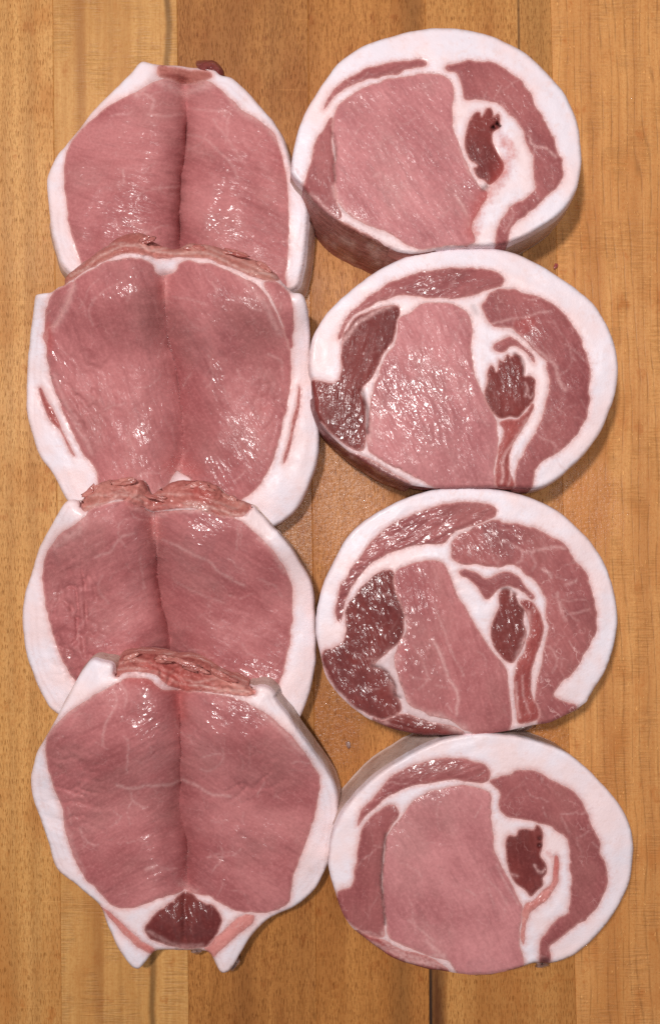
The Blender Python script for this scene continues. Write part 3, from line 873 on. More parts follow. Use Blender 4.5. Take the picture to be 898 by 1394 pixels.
z3 = lambda p: Z(410, 650, k, p)
zb3 = lambda p: Z(600, 700, 898 / 230, p)
zc3 = lambda p: Z(430, 720, 898 / 210, p)
r3, b3 = build_slice('R3', 'round pork slice third from top on the right, dark wet red at its left', 'pork slice', GR,
    z3([(40, 440), (42, 370), (60, 300), (95, 225), (130, 163), (190, 110), (270, 65), (350, 38), (430, 28), (510, 30), (600, 45), (680, 75), (745, 120), (800, 175), (845, 250), (868, 320), (877, 400), (865, 470), (840, 540), (800, 606), (790, 625), (750, 652), (690, 680), (640, 690), (590, 700), (500, 713), (420, 716), (330, 713), (250, 698), (180, 665), (120, 620), (80, 570), (55, 505)]),
    [
     ('curl_muscle', zb3([(262, 600), (285, 540), (310, 490), (305, 430), (335, 395), (365, 405), (372, 440), (385, 418), (402, 445), (415, 480), (440, 500), (440, 580), (455, 640), (440, 700), (400, 770), (380, 790), (330, 770), (290, 720), (265, 660)]), M_DARK, 75, {'wob': .7, 'ridge': .4}),
     ('flank_strip', zb3([(420, 470), (460, 455), (510, 490), (545, 590), (530, 680), (500, 760), (480, 850), (480, 950), (520, 1080), (410, 1110), (395, 1050), (390, 920), (395, 820), (440, 720), (470, 620), (460, 550)]), M_BRIGHT, 95, {}),
     ('inner_strip', zb3([(95, 310), (170, 300), (240, 340), (330, 305), (400, 330), (450, 380), (500, 440), (480, 455), (430, 410), (360, 385), (310, 400), (270, 440), (230, 455), (200, 400), (150, 350)]), M_MID, 25, {}),
     ('loin_muscle', zc3([(462, 260), (520, 215), (600, 190), (680, 180), (735, 195), (770, 260), (800, 330), (850, 430), (900, 520), (960, 620), (1030, 720), (1090, 800), (1120, 900), (1120, 1190), (980, 1215), (860, 1170), (760, 1110), (620, 1070), (540, 1020), (500, 930), (470, 850), (450, 760), (460, 710), (510, 620), (520, 540), (495, 430), (455, 340)]), M_LOIN, 70, {'ridge': .25}),
     ('side_muscle', zc3([(170, 480), (215, 400), (290, 310), (380, 250), (440, 240), (462, 270), (465, 360), (500, 430), (518, 520), (500, 640), (420, 720), (345, 790), (420, 830), (460, 910), (470, 960), (500, 1040), (470, 1080), (380, 1110), (250, 1050), (120, 930), (50, 820), (35, 720), (100, 690), (165, 650)]), M_DARK, 65, {'ridge': .4}),
     ('cap_muscle', z3([(98, 352), (110, 300), (150, 240), (200, 170), (260, 125), (330, 95), (410, 72), (500, 68), (538, 85), (535, 110), (480, 130), (430, 150), (400, 180), (340, 185), (270, 200), (200, 235), (150, 290), (120, 350), (105, 402), (95, 380)]), M_MID, 155, {'ridge': .5}),
     ('belly_muscle', z3([(410, 190), (430, 165), (480, 135), (540, 122), (620, 135), (690, 160), (740, 200), (780, 250), (805, 310), (820, 370), (815, 430), (800, 470), (760, 530), (730, 570), (705, 612), (760, 640), (700, 690), (660, 690), (650, 640), (655, 580), (670, 500), (680, 420), (682, 350), (665, 310), (630, 270), (590, 240), (540, 250), (490, 240), (450, 240), (425, 225)]), M_MARB, 60, {'ridge': .3, 'wob': 2.4, 'wf': 0.055}),
     ('skirt_muscle', z3([(195, 668), (240, 655), (300, 660), (370, 680), (450, 705), (430, 725), (300, 722), (220, 695)]), M_DARK, 15, {'ridge': .5}),
    ], th=20, edge=1.5, dome=1.0, bumps=[(500, 805, 35, 40, 1.0), (565, 830, 30, 40, 1.2)],
    veins=[(zc3([(680, 650), (740, 760), (770, 870), (820, 960), (820, 1080)]), 2.2, .75), (zc3([(620, 780), (650, 870), (600, 930)]), 1.4, .45), (zc3([(690, 440), (760, 640), (860, 850)]), 1.4, .45),
           (zc3([(520, 460), (525, 560), (500, 650), (400, 730)]), 2.2, .55), (zc3([(430, 730), (440, 830), (480, 950), (560, 1060), (700, 1100), (850, 1170)]), 7, .9), (zc3([(350, 790), (420, 760), (450, 760)]), 7, .85),
           (zc3([(300, 760), (350, 760), (380, 790)]), 1.6, .4), (zc3([(200, 1060), (300, 1110), (420, 1130)]), 3, .5),
           (zb3([(400, 170), (440, 200), (520, 190), (600, 175), (660, 180)]), 2, .6), (zb3([(540, 290), (580, 310), (590, 330)]), 2, .8), (zb3([(620, 420), (630, 480), (660, 570)]), 2, .6),
           (zb3([(660, 380), (720, 350)]), 2, .5), (zb3([(680, 530), (780, 515)]), 1.6, .45), (zb3([(430, 200), (420, 250), (400, 260)]), 1.5, .5), (zb3([(300, 150), (360, 150), (420, 180)]), 1.5, .4), (zb3([(480, 220), (500, 260), (480, 300)]), 1.5, .4),
           (zb3([(520, 680), (590, 720), (610, 790), (590, 840)]), 1.6, .45), (zb3([(395, 900), (400, 1000), (415, 1080)]), 2, .8), (zb3([(430, 860), (440, 960), (470, 1060)]), 1.6, .6), (zb3([(455, 520), (460, 600), (430, 700), (410, 760)]), 4, .75)],
    darks=[(zc3([(330, 800), (400, 820), (450, 900), (460, 960), (490, 985)]), 2.0, .7), (zb3([(320, 400), (360, 400), (395, 425)]), 2.0, .6)],
    flare=-1.0, bulge=0.2, membrane=[(0, 800, 905, 1100, 'skirt_muscle')], wets=[(500, 960, 50, 25, 0.96), (480, 860, 50, 40, 0.96), (540, 880, 40, 60, 0.60), (700, 850, 30, 60, 0.60), (490, 810, 42, 55, 1.20), (562, 835, 28, 50, 1.20), (490, 930, 60, 35, 1.20), (560, 930, 50, 50, 0.72), (660, 735, 55, 25, 0.96), (560, 720, 90, 35, 0.90), (700, 840, 22, 45, 1.08), (452, 892, 18, 20, 1.20), (720, 930, 25, 40, 0.60), (590, 980, 50, 15, 0.84)], seed=3)

k4 = 898 / 450
z4 = lambda p: Z(430, 980, k4, p)
zb4 = lambda p: Z(640, 1080, 898 / 230, p)
r4, b4 = build_slice('R4', 'round pork slice at bottom right with a bright red seam in its curl', 'pork slice', GR,
    z4([(32, 385), (45, 310), (75, 245), (120, 190), (180, 140), (260, 90), (340, 55), (420, 38), (490, 38), (560, 48), (640, 70), (710, 110), (770, 165), (820, 225), (850, 280), (860, 350), (855, 420), (830, 490), (790, 550), (740, 605), (690, 642), (635, 662), (590, 660), (560, 670), (500, 688), (430, 692), (360, 685), (280, 670), (210, 645), (150, 605), (100, 565), (65, 510), (50, 460), (38, 420)]),
    [
     ('curl_muscle', zb4([(185, 250), (205, 222), (240, 225), (255, 195), (300, 185), (330, 195), (350, 168), (382, 195), (388, 240), (380, 290), (372, 330), (402, 370), (405, 420), (385, 450), (385, 490), (350, 520), (320, 550), (290, 520), (240, 480), (205, 420), (190, 340)]), M_DARK, 75, {'wob': .8}),
     ('red_seam', zb4([(452, 325), (470, 360), (468, 440), (455, 490), (410, 560), (350, 605), (312, 650), (292, 720), (280, 800), (266, 760), (276, 690), (272, 640), (300, 588), (345, 560), (390, 505), (428, 475), (440, 400)]), M_SEAM, 120, {'ridge': .4}),
     ('loin_muscle', z4([(240, 250), (270, 215), (330, 190), (390, 178), (430, 182), (470, 200), (475, 240), (480, 290), (482, 340), (495, 380), (512, 410), (532, 450), (550, 490), (562, 512), (552, 560), (552, 600), (566, 665), (560, 680), (500, 700), (430, 702), (385, 690), (358, 655), (300, 640), (240, 615), (200, 590), (188, 540), (181, 480), (183, 400), (192, 320), (212, 285)]), M_PALE, 62, {}),
     ('side_muscle', z4([(125, 300), (150, 260), (190, 235), (215, 232), (225, 255), (207, 285), (188, 320), (181, 380), (179, 440), (184, 500), (187, 560), (180, 590), (130, 578), (90, 550), (58, 510), (58, 465), (95, 450), (105, 400), (112, 350)]), M_MID, 95, {}),
     ('cap_muscle', z4([(112, 287), (125, 245), (160, 205), (205, 155), (260, 125), (340, 105), (410, 108), (455, 122), (472, 145), (465, 165), (430, 172), (380, 162), (310, 170), (250, 185), (200, 205), (160, 237), (130, 267)]), M_MID, 160, {'ridge': .25}),
     ('belly_muscle', z4([(470, 165), (510, 148), (575, 138), (630, 160), (690, 190), (730, 235), (755, 300), (775, 360), (792, 400), (790, 450), (770, 500), (720, 550), (670, 590), (640, 615), (634, 660), (612, 665), (608, 610), (640, 560), (680, 525), (690, 470), (690, 410), (690, 360), (665, 310), (630, 290), (570, 270), (520, 262), (495, 240), (495, 195)]), M_MID, 60, {'wob': 2.2, 'wf': 0.055}),
     ('skirt_muscle', z4([(105, 572), (170, 592), (240, 625), (330, 655), (362, 685), (340, 695), (280, 678), (205, 650), (140, 610)]), M_BRIGHT, 25, {'ridge': .5}),
    ], th=20, edge=1.5, dome=0.9,
    veins=[(z4([(140, 600), (200, 625), (260, 655), (330, 672)]), 3, .7), (z4([(230, 640), (250, 655), (300, 662)]), 4, .8), (z4([(100, 578), (150, 606)]), 2.5, .6), (z4([(490, 390), (515, 450), (550, 500)]), 1.5, .5), (z4([(460, 420), (490, 460), (520, 500)]), 1.3, .35), (z4([(250, 545), (280, 570), (320, 600)]), 1.8, .4), (z4([(300, 600), (340, 640), (370, 680)]), 2.5, .6),
           (z4([(185, 580), (195, 610), (280, 650), (350, 668)]), 4, .75), (z4([(110, 575), (150, 580), (190, 600)]), 2, .6), (z4([(640, 610), (690, 570), (720, 545)]), 1.5, .4), (z4([(330, 660), (345, 640), (280, 650)]), 3, .6),
           (zb4([(340, 380), (375, 420), (400, 400)]), 1.8, .8), (zb4([(210, 430), (250, 440)]), 2, .6)],
    reds=[(zb4([(455, 340), (450, 420)]), 5, .4), (zb4([(410, 310), (430, 340)]), 6, .5)],
    holes=[(734, 1141, 2.2), (733.5, 1151, 2.6)],
    darks=[(z4([(190, 310), (183, 380), (178, 440), (183, 500), (186, 555)]), 1.8, .7), (zb4([(385, 888), (412, 890)]), 4, .8)],
    flare=lambda P: np.where((P[:, 1] < 1130) & (P[:, 0] < 600), 1.5, -1.2), bulge=0.1, membrane=[(0, 690, 1235, 1400, 'skirt_muscle')], wets=[(572, 1080, 45, 14, .9), (590, 1042, 50, 12, .8), (540, 1130, 14, 40, .5), (658, 1318, 42, 12, 1), (510, 1190, 20, 25, .4), (735, 1200, 25, 60, .5), (700, 1050, 40, 25, .35)], seed=4)

# ------------------------------------------------------------------ butterflied chops, left column
GL = 'butterflied chops overlapping down the left column'
TH = 11.8


def drape(prev, lift, reach):
    def f(P):
        out = OUTLINES[prev]
        d = dist_to(P, out)
        d[inside(P, out)] = 0
        return lift * np.exp(-(d / reach) ** 2)
    return f


k = 898 / 400
a1 = lambda p: Z(40, 60, k, p)
rL1, bL1 = build_slice('L1', 'butterflied pork chop at top left, flat on the board under the next chop', 'pork chop', GL,
    a1([(54, 415), (62, 390), (85, 345), (115, 310), (160, 250), (200, 200), (250, 150), (300, 100), (345, 53), (378, 60), (400, 64), (450, 66), (500, 74), (555, 72), (585, 95), (620, 105), (670, 150), (720, 208), (760, 262), (785, 320), (803, 400), (826, 445), (848, 500), (845, 600), (832, 700), (815, 745), (760, 758), (640, 760), (400, 760), (200, 745), (110, 690), (85, 630), (68, 560), (60, 500)]),
    [
     ('top_membrane', a1([(392, 66), (450, 72), (500, 80), (548, 82), (560, 100), (530, 112), (490, 122), (440, 112), (395, 98)]), M_BAND, 10, {'ridge': .4}),
     ('loin_muscle', a1([(118, 320), (150, 272), (200, 222), (260, 180), (330, 145), (385, 112), (430, 108), (478, 122), (481, 200), (479, 280), (471, 370), (463, 450), (460, 520), (459, 620), (460, 780), (240, 790), (165, 690), (148, 640), (130, 590), (117, 520), (108, 440), (108, 370)]), M_LOIN, 12, {'wob': 1.0}),
     ('loin_muscle', a1([(478, 122), (540, 112), (580, 135), (620, 170), (660, 208), (712, 238), (748, 275), (770, 330), (785, 400), (793, 500), (792, 600), (785, 700), (770, 790), (460, 790), (459, 620), (460, 520), (463, 450), (471, 370), (479, 280), (481, 200)]), M_LOIN, 25, {'wob': 1.0}),
    ], th=TH + 1, edge=1.3, dome=4.2, grooves=[(a1([(478, 130), (481, 200), (479, 280), (471, 370), (463, 450), (460, 520), (459, 700)]), 4.6, 11, 2.4, 2.6)],
    veins=[(a1([(380, 100), (430, 130), (470, 150), (500, 140), (550, 120)]), 6, .55), (a1([(600, 150), (650, 205), (720, 245), (755, 290)]), 4.5, .55), (a1([(330, 140), (380, 170), (370, 200)]), 2, .5), (a1([(330, 150), (380, 108)]), 6, .6),
           (a1([(360, 215), (420, 220), (470, 215)]), 1.6, .35), (a1([(485, 280), (540, 290), (600, 350), (640, 410)]), 1.6, .35), (a1([(380, 440), (430, 435), (460, 435)]), 1.6, .4), (a1([(490, 195), (540, 200), (610, 210)]), 1.6, .35), (a1([(560, 230), (610, 300), (650, 360)]), 1.5, .3)],
    wrinkles=[(190, 270, 50, 70, 15, .25), (340, 190, 25, 40, 60, .3)],
    flare=lambda P: np.where((P[:, 1] > 300), 3.0, 1.0), bulge=0.8, wets=[(200, 200, 60, 20, 0.24), (165, 300, 45, 30, 0.36), (205, 260, 50, 40, 0.30), (288, 290, 32, 40, 0.57), (262, 115, 45, 16, 0.48), (330, 320, 30, 20, 0.30)], seed=11)
blob('sinew_nub', 286, 95, 7, 22, 13, 5, 25, M_DARK, rL1, bL1, 5, 0.15)

k = 898 / 430
a2 = lambda p: Z(20, 300, k, p)
c2 = lambda p: Z(60, 300, 4.49, p)
d2 = lambda p: Z(230, 300, 4.49, p)
bandL2_in = c2([(165, 372), (240, 325), (300, 290), (400, 238), (490, 208), (600, 213), (690, 235)]) + d2([(20, 232), (100, 232), (220, 237), (300, 265), (400, 302), (500, 342), (580, 372), (660, 375)])
rL2, bL2 = build_slice('L2', 'butterflied pork chop second from top on the left, red streaks in its fat', 'pork chop', GL,
    a2([(62, 216), (75, 210), (104, 206), (122, 190)]) + c2([(125, 385), (135, 350), (185, 298), (300, 213), (390, 145), (470, 95), (560, 72), (620, 85), (660, 125), (740, 165), (820, 178), (872, 150)])
        + d2([(180, 142), (260, 150), (340, 183), (420, 205), (470, 222), (540, 248), (610, 298), (655, 335), (675, 365), (720, 408), (752, 440), (800, 445), (825, 470)])
    + a2([(832, 260), (838, 320), (842, 400), (852, 480), (862, 560), (862, 650), (848, 720), (832, 765), (800, 822), (738, 868), (690, 862), (600, 850), (400, 850), (250, 835), (175, 815), (150, 795), (110, 722), (70, 667), (50, 605), (35, 540), (38, 400), (48, 300)]),
    [
     ('cut_edge', c2([(110, 400), (125, 340), (185, 285), (300, 200), (390, 130), (470, 80), (560, 60), (640, 80), (670, 115), (740, 150), (820, 165), (880, 135)]) + d2([(180, 128), (260, 138), (340, 170), (420, 195), (480, 210), (550, 238), (625, 292), (670, 330), (672, 368), (580, 368), (500, 338), (400, 298), (300, 260), (220, 232), (100, 227), (20, 227)]) + c2([(690, 230), (600, 208), (490, 203), (400, 233), (300, 284), (240, 320), (165, 368)]), M_BAND, 165, {'drop': 6, 'inner': bandL2_in, 'layers': 1.2, 'ridge': .4}),
     ('side_muscle', c2([(182, 380), (120, 400), (55, 440), (15, 545), (8, 640), (15, 740), (25, 660), (70, 640), (110, 560), (160, 470)]), M_LOIN, 110, {}),
     ('side_muscle', d2([(580, 383), (650, 378), (712, 412), (748, 470), (765, 600), (758, 720), (742, 790), (728, 730), (700, 670), (655, 540), (610, 450)]), M_LOIN, 70, {}),
     ('loin_muscle', a2([(168, 172), (200, 150), (260, 118), (330, 107), (380, 115), (405, 150), (425, 165), (425, 260), (435, 340), (460, 430), (470, 520), (478, 620), (468, 705), (440, 745), (430, 860), (260, 860), (235, 725), (190, 650), (155, 580), (125, 510), (100, 430), (88, 360), (80, 330), (95, 300), (118, 262), (150, 195)]), M_LOIN, 70, {}),
     ('loin_muscle', a2([(425, 165), (450, 150), (480, 118), (540, 122), (600, 138), (660, 168), (690, 185), (715, 212), (750, 275), (776, 340), (784, 390), (785, 480), (767, 560), (752, 620), (730, 690), (690, 760), (640, 800), (600, 870), (520, 870), (500, 740), (468, 705), (478, 620), (470, 520), (460, 430), (435, 340), (425, 260)]), M_LOIN, 60, {}),
     ('red_streak', a2([(68, 480), (74, 474), (90, 505), (112, 545), (133, 585), (136, 597), (160, 645), (170, 672), (150, 640), (128, 595), (105, 575), (88, 545)]), M_BRIGHT, 60, {'wob': .5}),
     ('red_streak', a2([(808, 470), (812, 485), (808, 540), (795, 590), (785, 640), (765, 692), (762, 680), (780, 620), (788, 570), (800, 530)]), M_BRIGHT, 100, {'wob': .5}),
    ], th=TH, edge=1.3, dome=4.2, grooves=[(a2([(425, 170), (426, 260), (436, 340), (460, 430), (470, 520), (478, 620), (470, 700)]), 3.2, 15.0, 2.6, 0.9)],
    bumps=[(290, 480, 40, 70, 2.0), (185, 385, 40, 30, 1.5)],
    veins=[(a2([(230, 220), (210, 260), (220, 300)]), 1.6, .3), (a2([(425, 150), (427, 180), (428, 230)]), 5, .5), (a2([(640, 160), (690, 210), (720, 260), (750, 320)]), 4, .45), (a2([(110, 310), (140, 260), (165, 190)]), 5, .5),
           (a2([(450, 215), (520, 230), (540, 240)]), 1.5, .3), (a2([(660, 220), (680, 250), (700, 255)]), 1.6, .45), (a2([(470, 700), (440, 760), (420, 770)]), 5, .5), (a2([(110, 440), (150, 530), (220, 660)]), 3, .35), (a2([(720, 380), (760, 400), (760, 440)]), 1.6, .4)],
    reds=[(a2([(440, 700), (470, 690), (510, 710)]), 12, .35), (a2([(95, 300), (100, 340), (98, 370)]), 6, .4), (a2([(420, 180), (425, 220)]), 7, .3)],
    wrinkles=[(110, 540, 45, 60, 60, .7), (360, 560, 18, 40, 110, .5)], under=drape('L1', TH + 2.6, 70), flare=-0.4, bulge=0.5, wets=[(165, 375, 30, 30, 1.10), (225, 500, 28, 85, 1.10), (288, 470, 34, 55, 0.99), (75, 520, 16, 55, 0.77), (205, 610, 25, 40, 0.77), (268, 640, 45, 35, 0.88), (330, 600, 25, 60, 0.39), (350, 400, 25, 50, 0.44)], seed=12)

k = 898 / 430
a3 = lambda p: Z(20, 630, k, p)
c3 = lambda p: Z(80, 630, 4.49, p)
d3 = lambda p: Z(230, 630, 4.49, p)
bandL3_in = c3([(170, 295), (290, 255), (380, 233), (470, 258), (560, 298), (650, 293)]) + d3([(60, 285), (150, 290), (230, 308), (330, 332), (400, 340), (470, 325)])
rL3, bL3 = build_slice('L3', 'butterflied pork chop third from top on the left, wrinkled along its left half', 'pork chop', GL,
    c3([(0, 300), (40, 240), (80, 222), (140, 228), (155, 215), (210, 148), (290, 103), (400, 108), (435, 92), (470, 108), (520, 110), (545, 170), (580, 190), (640, 150), (680, 128), (740, 105)]) + d3([(160, 108), (270, 135), (350, 195), (430, 228), (510, 262), (545, 295), (600, 350), (650, 410)])
    + a3([(745, 192), (800, 268), (840, 338), (852, 430), (856, 560), (842, 640), (803, 736), (760, 750), (600, 760), (350, 760), (180, 745), (110, 706), (90, 680), (65, 630), (40, 560), (25, 480), (22, 420), (35, 360), (50, 310), (70, 240), (95, 195)]),
    [
     ('cut_edge', c3([(148, 300), (148, 215), (205, 138), (290, 92), (400, 98), (435, 80), (480, 98), (530, 105), (552, 165), (580, 182), (640, 142), (680, 118)]) + d3([(60, 88), (160, 98), (275, 125), (360, 185), (440, 220), (505, 255), (470, 320), (400, 334), (330, 326), (230, 302), (150, 284), (60, 280)]) + c3([(650, 287), (560, 292), (470, 252), (380, 228), (290, 250), (200, 285)]), M_BAND, 10, {'drop': 6, 'inner': bandL3_in, 'layers': 1.4, 'ridge': .5}),
     ('loin_muscle', a3([(198, 155), (230, 120), (290, 112), (345, 112), (385, 140), (398, 150), (405, 240), (408, 330), (420, 400), (437, 470), (440, 520), (440, 700), (250, 700), (165, 612), (130, 540), (105, 470), (85, 380), (80, 290), (98, 242), (140, 195)]), M_LOIN, 150, {}),
     ('loin_muscle', a3([(398, 150), (450, 138), (520, 136), (560, 135), (610, 150), (650, 172), (700, 212), (750, 270), (785, 335), (790, 420), (780, 520), (760, 600), (735, 660), (700, 720), (440, 720), (440, 520), (437, 470), (420, 400), (408, 330), (405, 240)]), M_LOIN, 35, {}),
    ], th=TH, edge=1.3, dome=4.2, grooves=[(a3([(400, 160), (405, 240), (408, 330), (420, 400), (437, 470), (441, 560)]), 4.8, 13, 2.8, 2.4)],
    bumps=[(270, 735, 45, 45, 1.0)],
    veins=[(a3([(200, 150), (180, 190), (120, 230)]), 7, .5), (a3([(230, 270), (270, 250), (300, 210), (340, 200)]), 1.8, .5), (a3([(330, 120), (380, 138), (400, 148), (440, 136), (540, 132)]), 5, .8), (a3([(418, 215), (480, 245), (540, 275), (600, 320), (650, 350)]), 1.8, .5),
           (a3([(398, 165), (400, 210)]), 7, .5), (a3([(700, 215), (740, 260), (770, 310)]), 4, .5), (a3([(250, 320), (240, 360), (270, 400)]), 1.4, .3), (a3([(450, 330), (520, 370), (600, 400)]), 1.4, .25), (a3([(690, 330), (740, 350), (760, 380)]), 1.6, .3)],
    reds=[(a3([(396, 170), (402, 205)]), 9, .45), (c3([(430, 250), (600, 280), (740, 270)]), 7, .5), (d3([(170, 180), (230, 210)]), 9, .5)],
    wrinkles=[(105, 830, 32, 80, 85, 1.3), (100, 860, 25, 60, 10, .9), (330, 830, 60, 60, 40, .25)], under=drape('L2', TH + 2.6, 70), flare=-0.8, bulge=0.4, wets=[(200, 725, 25, 55, 1.08), (272, 730, 30, 50, 1.20), (300, 770, 30, 30, 0.72), (92, 930, 18, 32, 1.20), (352, 920, 42, 28, 1.08), (180, 800, 15, 30, 0.72), (75, 770, 15, 40, 0.48), (240, 690, 60, 10, 0.72)], seed=13)

k = 898 / 440
a4 = lambda p: Z(30, 870, k, p)
c4 = lambda p: Z(100, 870, 4.49, p)
d4 = lambda p: Z(250, 870, 4.49, p)
bandL4_in = c4([(275, 225), (350, 208), (480, 218), (560, 268), (620, 303), (700, 323)]) + d4([(100, 322), (220, 335), (330, 355), (400, 352)])
rL4, bL4 = build_slice('L4', 'butterflied pork chop at bottom left with a dark red eye between fat points', 'pork chop', GL,
    c4([(0, 290), (60, 190), (120, 122), (185, 135), (235, 150), (255, 215), (262, 180), (300, 108), (380, 90), (510, 93), (620, 113), (700, 118)]) + d4([(60, 122), (130, 140), (190, 188), (290, 223), (370, 268), (420, 288), (470, 284), (515, 298), (560, 345)])
    + a4([(700, 160), (740, 212), (800, 300), (855, 378), (876, 450), (870, 540), (850, 620), (815, 690), (760, 742), (690, 772), (650, 808), (610, 870), (580, 918), (556, 928), (538, 905), (522, 872), (500, 864), (440, 863), (375, 864), (352, 885), (327, 914), (305, 910), (270, 862), (240, 800), (215, 740), (160, 690), (100, 640), (75, 570), (45, 480), (25, 400), (40, 320), (60, 285), (85, 240)]),
    [
     ('cut_edge', c4([(262, 235), (252, 180), (290, 98), (380, 80), (510, 83), (620, 103), (700, 108)]) + d4([(60, 112), (130, 130), (195, 178), (295, 213), (375, 258), (432, 310), (425, 345), (330, 350), (220, 330), (100, 317)]) + c4([(700, 317), (620, 297), (560, 262), (480, 212), (350, 202), (290, 215)]), M_BAND, 15, {'drop': 6, 'inner': bandL4_in, 'layers': 1.5, 'ridge': .5}),
     ('eye_muscle', a4([(455, 700), (490, 722), (540, 745), (555, 790), (530, 832), (492, 860), (430, 855), (370, 835), (342, 805), (370, 765), (420, 730)]), M_DARK, 80, {'ridge': .3, 'wob': 2.4, 'wf': .05}),
     ('flank_strip', a4([(220, 742), (275, 788), (335, 838), (372, 862), (362, 875), (325, 855), (275, 812), (235, 765)]), M_SEAM, 40, {}),
     ('flank_strip', a4([(645, 768), (600, 775), (555, 815), (505, 850), (530, 885), (548, 868), (600, 822), (640, 790)]), M_SEAM, 140, {}),
     ('loin_muscle', a4([(258, 125), (300, 108), (350, 113), (390, 140), (438, 150), (440, 250), (442, 350), (438, 450), (455, 560), (458, 684), (400, 715), (340, 737), (270, 747), (210, 702), (160, 640), (130, 560), (110, 470), (80, 390), (65, 310), (78, 262), (132, 203), (200, 155)]), M_LOIN, 150, {}),
     ('loin_muscle', a4([(438, 150), (480, 146), (540, 152), (610, 168), (680, 207), (740, 262), (790, 322), (825, 382), (820, 460), (790, 560), (757, 650), (742, 725), (700, 757), (600, 756), (520, 716), (458, 684), (455, 560), (438, 450), (442, 350), (440, 250)]), M_LOIN, 35, {}),
    ], th=TH, edge=1.3, dome=4.2, grooves=[(a4([(438, 160), (440, 250), (442, 350), (438, 450), (455, 560), (458, 680)]), 3.8, 12.0, 2.6, 1.6), (a4([(452, 715), (450, 770), (455, 850)]), 1.6, 4)],
    bumps=[(215, 960, 35, 45, 1.2), (290, 985, 35, 50, 1.2)],
    veins=[(a4([(265, 405), (300, 415), (350, 410), (400, 405), (440, 390)]), 2.0, .6), (a4([(300, 415), (305, 445), (340, 470)]), 1.6, .4), (a4([(445, 390), (490, 410), (530, 432), (580, 435)]), 2.0, .55), (a4([(250, 130), (262, 180), (230, 240), (225, 290)]), 1.8, .45),
           (a4([(270, 110), (290, 150), (285, 190)]), 1.4, .4), (a4([(440, 680), (458, 690), (480, 700)]), 5, .5), (a4([(75, 265), (130, 205), (200, 155), (240, 130)]), 4, .5), (a4([(640, 180), (700, 230), (780, 320)]), 4, .5), (a4([(80, 400), (120, 520), (170, 650)]), 3, .3),
           (a4([(345, 640), (370, 630)]), 2.5, .45), (a4([(520, 600), (580, 590)]), 1.5, .25), (a4([(345, 810), (430, 850), (500, 850)]), 3, .4)],
    reds=[(a4([(300, 105), (400, 130), (450, 140)]), 10, .5), (a4([(438, 150), (445, 210)]), 9, .4), (c4([(450, 170), (560, 200), (680, 290)]), 10, .5), (a4([(240, 760), (300, 810)]), 6, .3)],
    wrinkles=[(105, 1075, 35, 55, 20, .8), (345, 1060, 40, 30, 150, .6)], under=drape('L3', TH + 2.6, 70), flare=lambda P: np.where(P[:, 1] > 1100, -1.0, 1.5), bulge=0.2, wets=[(204, 962, 15, 26, 1.30), (212, 1005, 35, 35, 1.04), (283, 990, 18, 42, 1.30), (335, 975, 28, 28, 0.91), (250, 1185, 60, 30, 0.65), (122, 965, 22, 25, 0.65), (250, 1258, 42, 35, 1.04), (330, 1140, 50, 40, 0.45), (215, 1140, 25, 15, 0.65)], seed=15)

# scraps of sinew and membrane that stick out from under the slices
blob('membrane_flap', 780, 962, 2.0, 16, 7, 2.0, -25, M_GEL, r3, b3, 21, 0.3)
blob('membrane_flap', 714, 988, 2.5, 22, 6, 3, -12, M_GEL, r3, b3, 22, 0.35)
blob('membrane_flap', 737, 1312, 4, 11, 6, 3.5, -10, M_GEL, r4, b4, 23, 0.3)
blob('membrane_flap', 655, 1323, 4, 18, 5, 3.5, -6, M_GEL, r4, b4, 24, 0.3)
blob('membrane_flap', 268, 1294, 6, 9, 5, 3, 0, M_GEL, rL4, bL4, 25, 0.3)
blob('membrane_flap', 318, 1312, 4, 10, 7, 3, -50, M_GEL, rL4, bL4, 26, 0.3)


for (px_, py_, z_, rx_, ry_, an_, root_, base_, sd_) in (
        (160, 350, 24, 14, 5, -42, rL2, bL2, 41), (200, 326, 26, 15, 5, -25, rL2, bL2, 42), (268, 340, 25, 15, 4, 4, rL2, bL2, 43), (318, 344, 25, 17, 5, 14, rL2, bL2, 44), (362, 366, 24, 11, 4, 40, rL2, bL2, 45),
        (128, 668, 23, 15, 7, -45, rL3, bL3, 46), (168, 656, 25, 14, 5, -5, rL3, bL3, 47), (215, 678, 24, 12, 4, 10, rL3, bL3, 48), (272, 662, 25, 19, 6, 12, rL3, bL3, 49), (316, 682, 24, 14, 6, 35, rL3, bL3, 50),
        (176, 898, 25, 14, 5, -20, rL4, bL4, 51), (222, 897, 26, 17, 5, 6, rL4, bL4, 52), (262, 908, 26, 19, 5, 22, rL4, bL4, 53), (308, 922, 25, 18, 5, 28, rL4, bL4, 54)):
    blob('torn_flap', px_, py_, z_ - 1.2, rx_, ry_, 0.7, an_, M_BAND, root_, base_, sd_, 0.6)


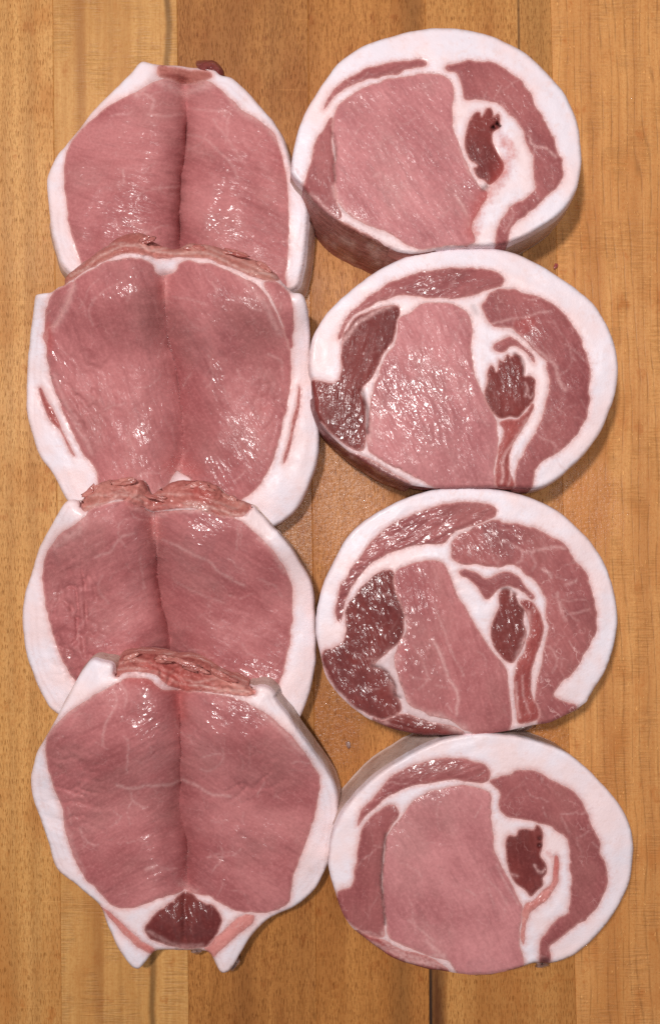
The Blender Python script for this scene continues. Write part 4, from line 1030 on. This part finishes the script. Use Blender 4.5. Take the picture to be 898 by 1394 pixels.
def scrap(name, label, px, py, rx, ry, rz, ang, mat, seed):
    x, y = (px - CX) * S, (CY - py) * S
    root = blob(name, px, py, rz * 0.8, rx, ry, rz, ang, mat, None, (x, y, 0), seed, 0.4)
    root.location = (x, y, 0)
    root['label'] = label; root['category'] = 'meat scrap'


scrap('meat_scrap', 'tiny red meat scrap on the board right of the topmost round slice', 756, 362, 2.2, 4.5, 0.5, 20, M_BRIGHT, 31)
scrap('fat_scrap', 'tiny white fat crumb on the board beside the topmost chop', 420, 337, 2.2, 4.5, 1.2, 5, M_FAT, 32)
scrap('meat_scrap', 'dark little meat speck on the bare wood between the two columns', 474, 1014, 2.5, 5.5, 0.5, -15, M_GEL, 33)

# beads of water on the board
q = NT('water_film')
fr = q.n('ShaderNodeFresnel', IOR=1.33)
tr = q.n('ShaderNodeBsdfTransparent')
gl = q.n('ShaderNodeBsdfGlossy', Roughness=0.06)
mx = q.n('ShaderNodeMixShader', i0=fr, i1=tr, i2=gl)
q.t.links.new(mx, q.out.inputs[0])
vs, fs = [], []
for (mx_, my_, sx, sy, cnt) in ((470, 690, 30, 55, 420), (430, 770, 12, 35, 120), (455, 990, 28, 40, 240), (820, 690, 35, 50, 220), (770, 640, 20, 25, 80), (850, 170, 30, 80, 60)):
    for _ in range(cnt):
        px, py = random.gauss(mx_, sx), random.gauss(my_, sy)
        r = random.uniform(0.35, 1.1) * S
        x, y = (px - CX) * S, (CY - py) * S
        b = len(vs)
        el = random.uniform(0.7, 1.5)
        for (f, h) in ((1.0, 0.0), (0.85, 0.28), (0.45, 0.5)):
            for i in range(7):
                a = i * 2 * math.pi / 7
                vs.append((x + r * f * math.cos(a), y + r * f * el * math.sin(a), 0.00003 + r * h))
        vs.append((x, y, 0.00003 + r * 0.56))
        for kx in range(2):
            for i in range(7):
                fs.append((b + kx * 7 + i, b + kx * 7 + (i + 1) % 7, b + (kx + 1) * 7 + (i + 1) % 7, b + (kx + 1) * 7 + i))
        for i in range(7):
            fs.append((b + 14 + i, b + 14 + (i + 1) % 7, b + 21))
wd = mesh_obj('water_beads', vs, fs, [q.m], None, True)
wd['kind'] = 'stuff'
wd['label'] = 'tiny beads of meat juice and water sprinkled on the bare board'
wd['category'] = 'water beads'
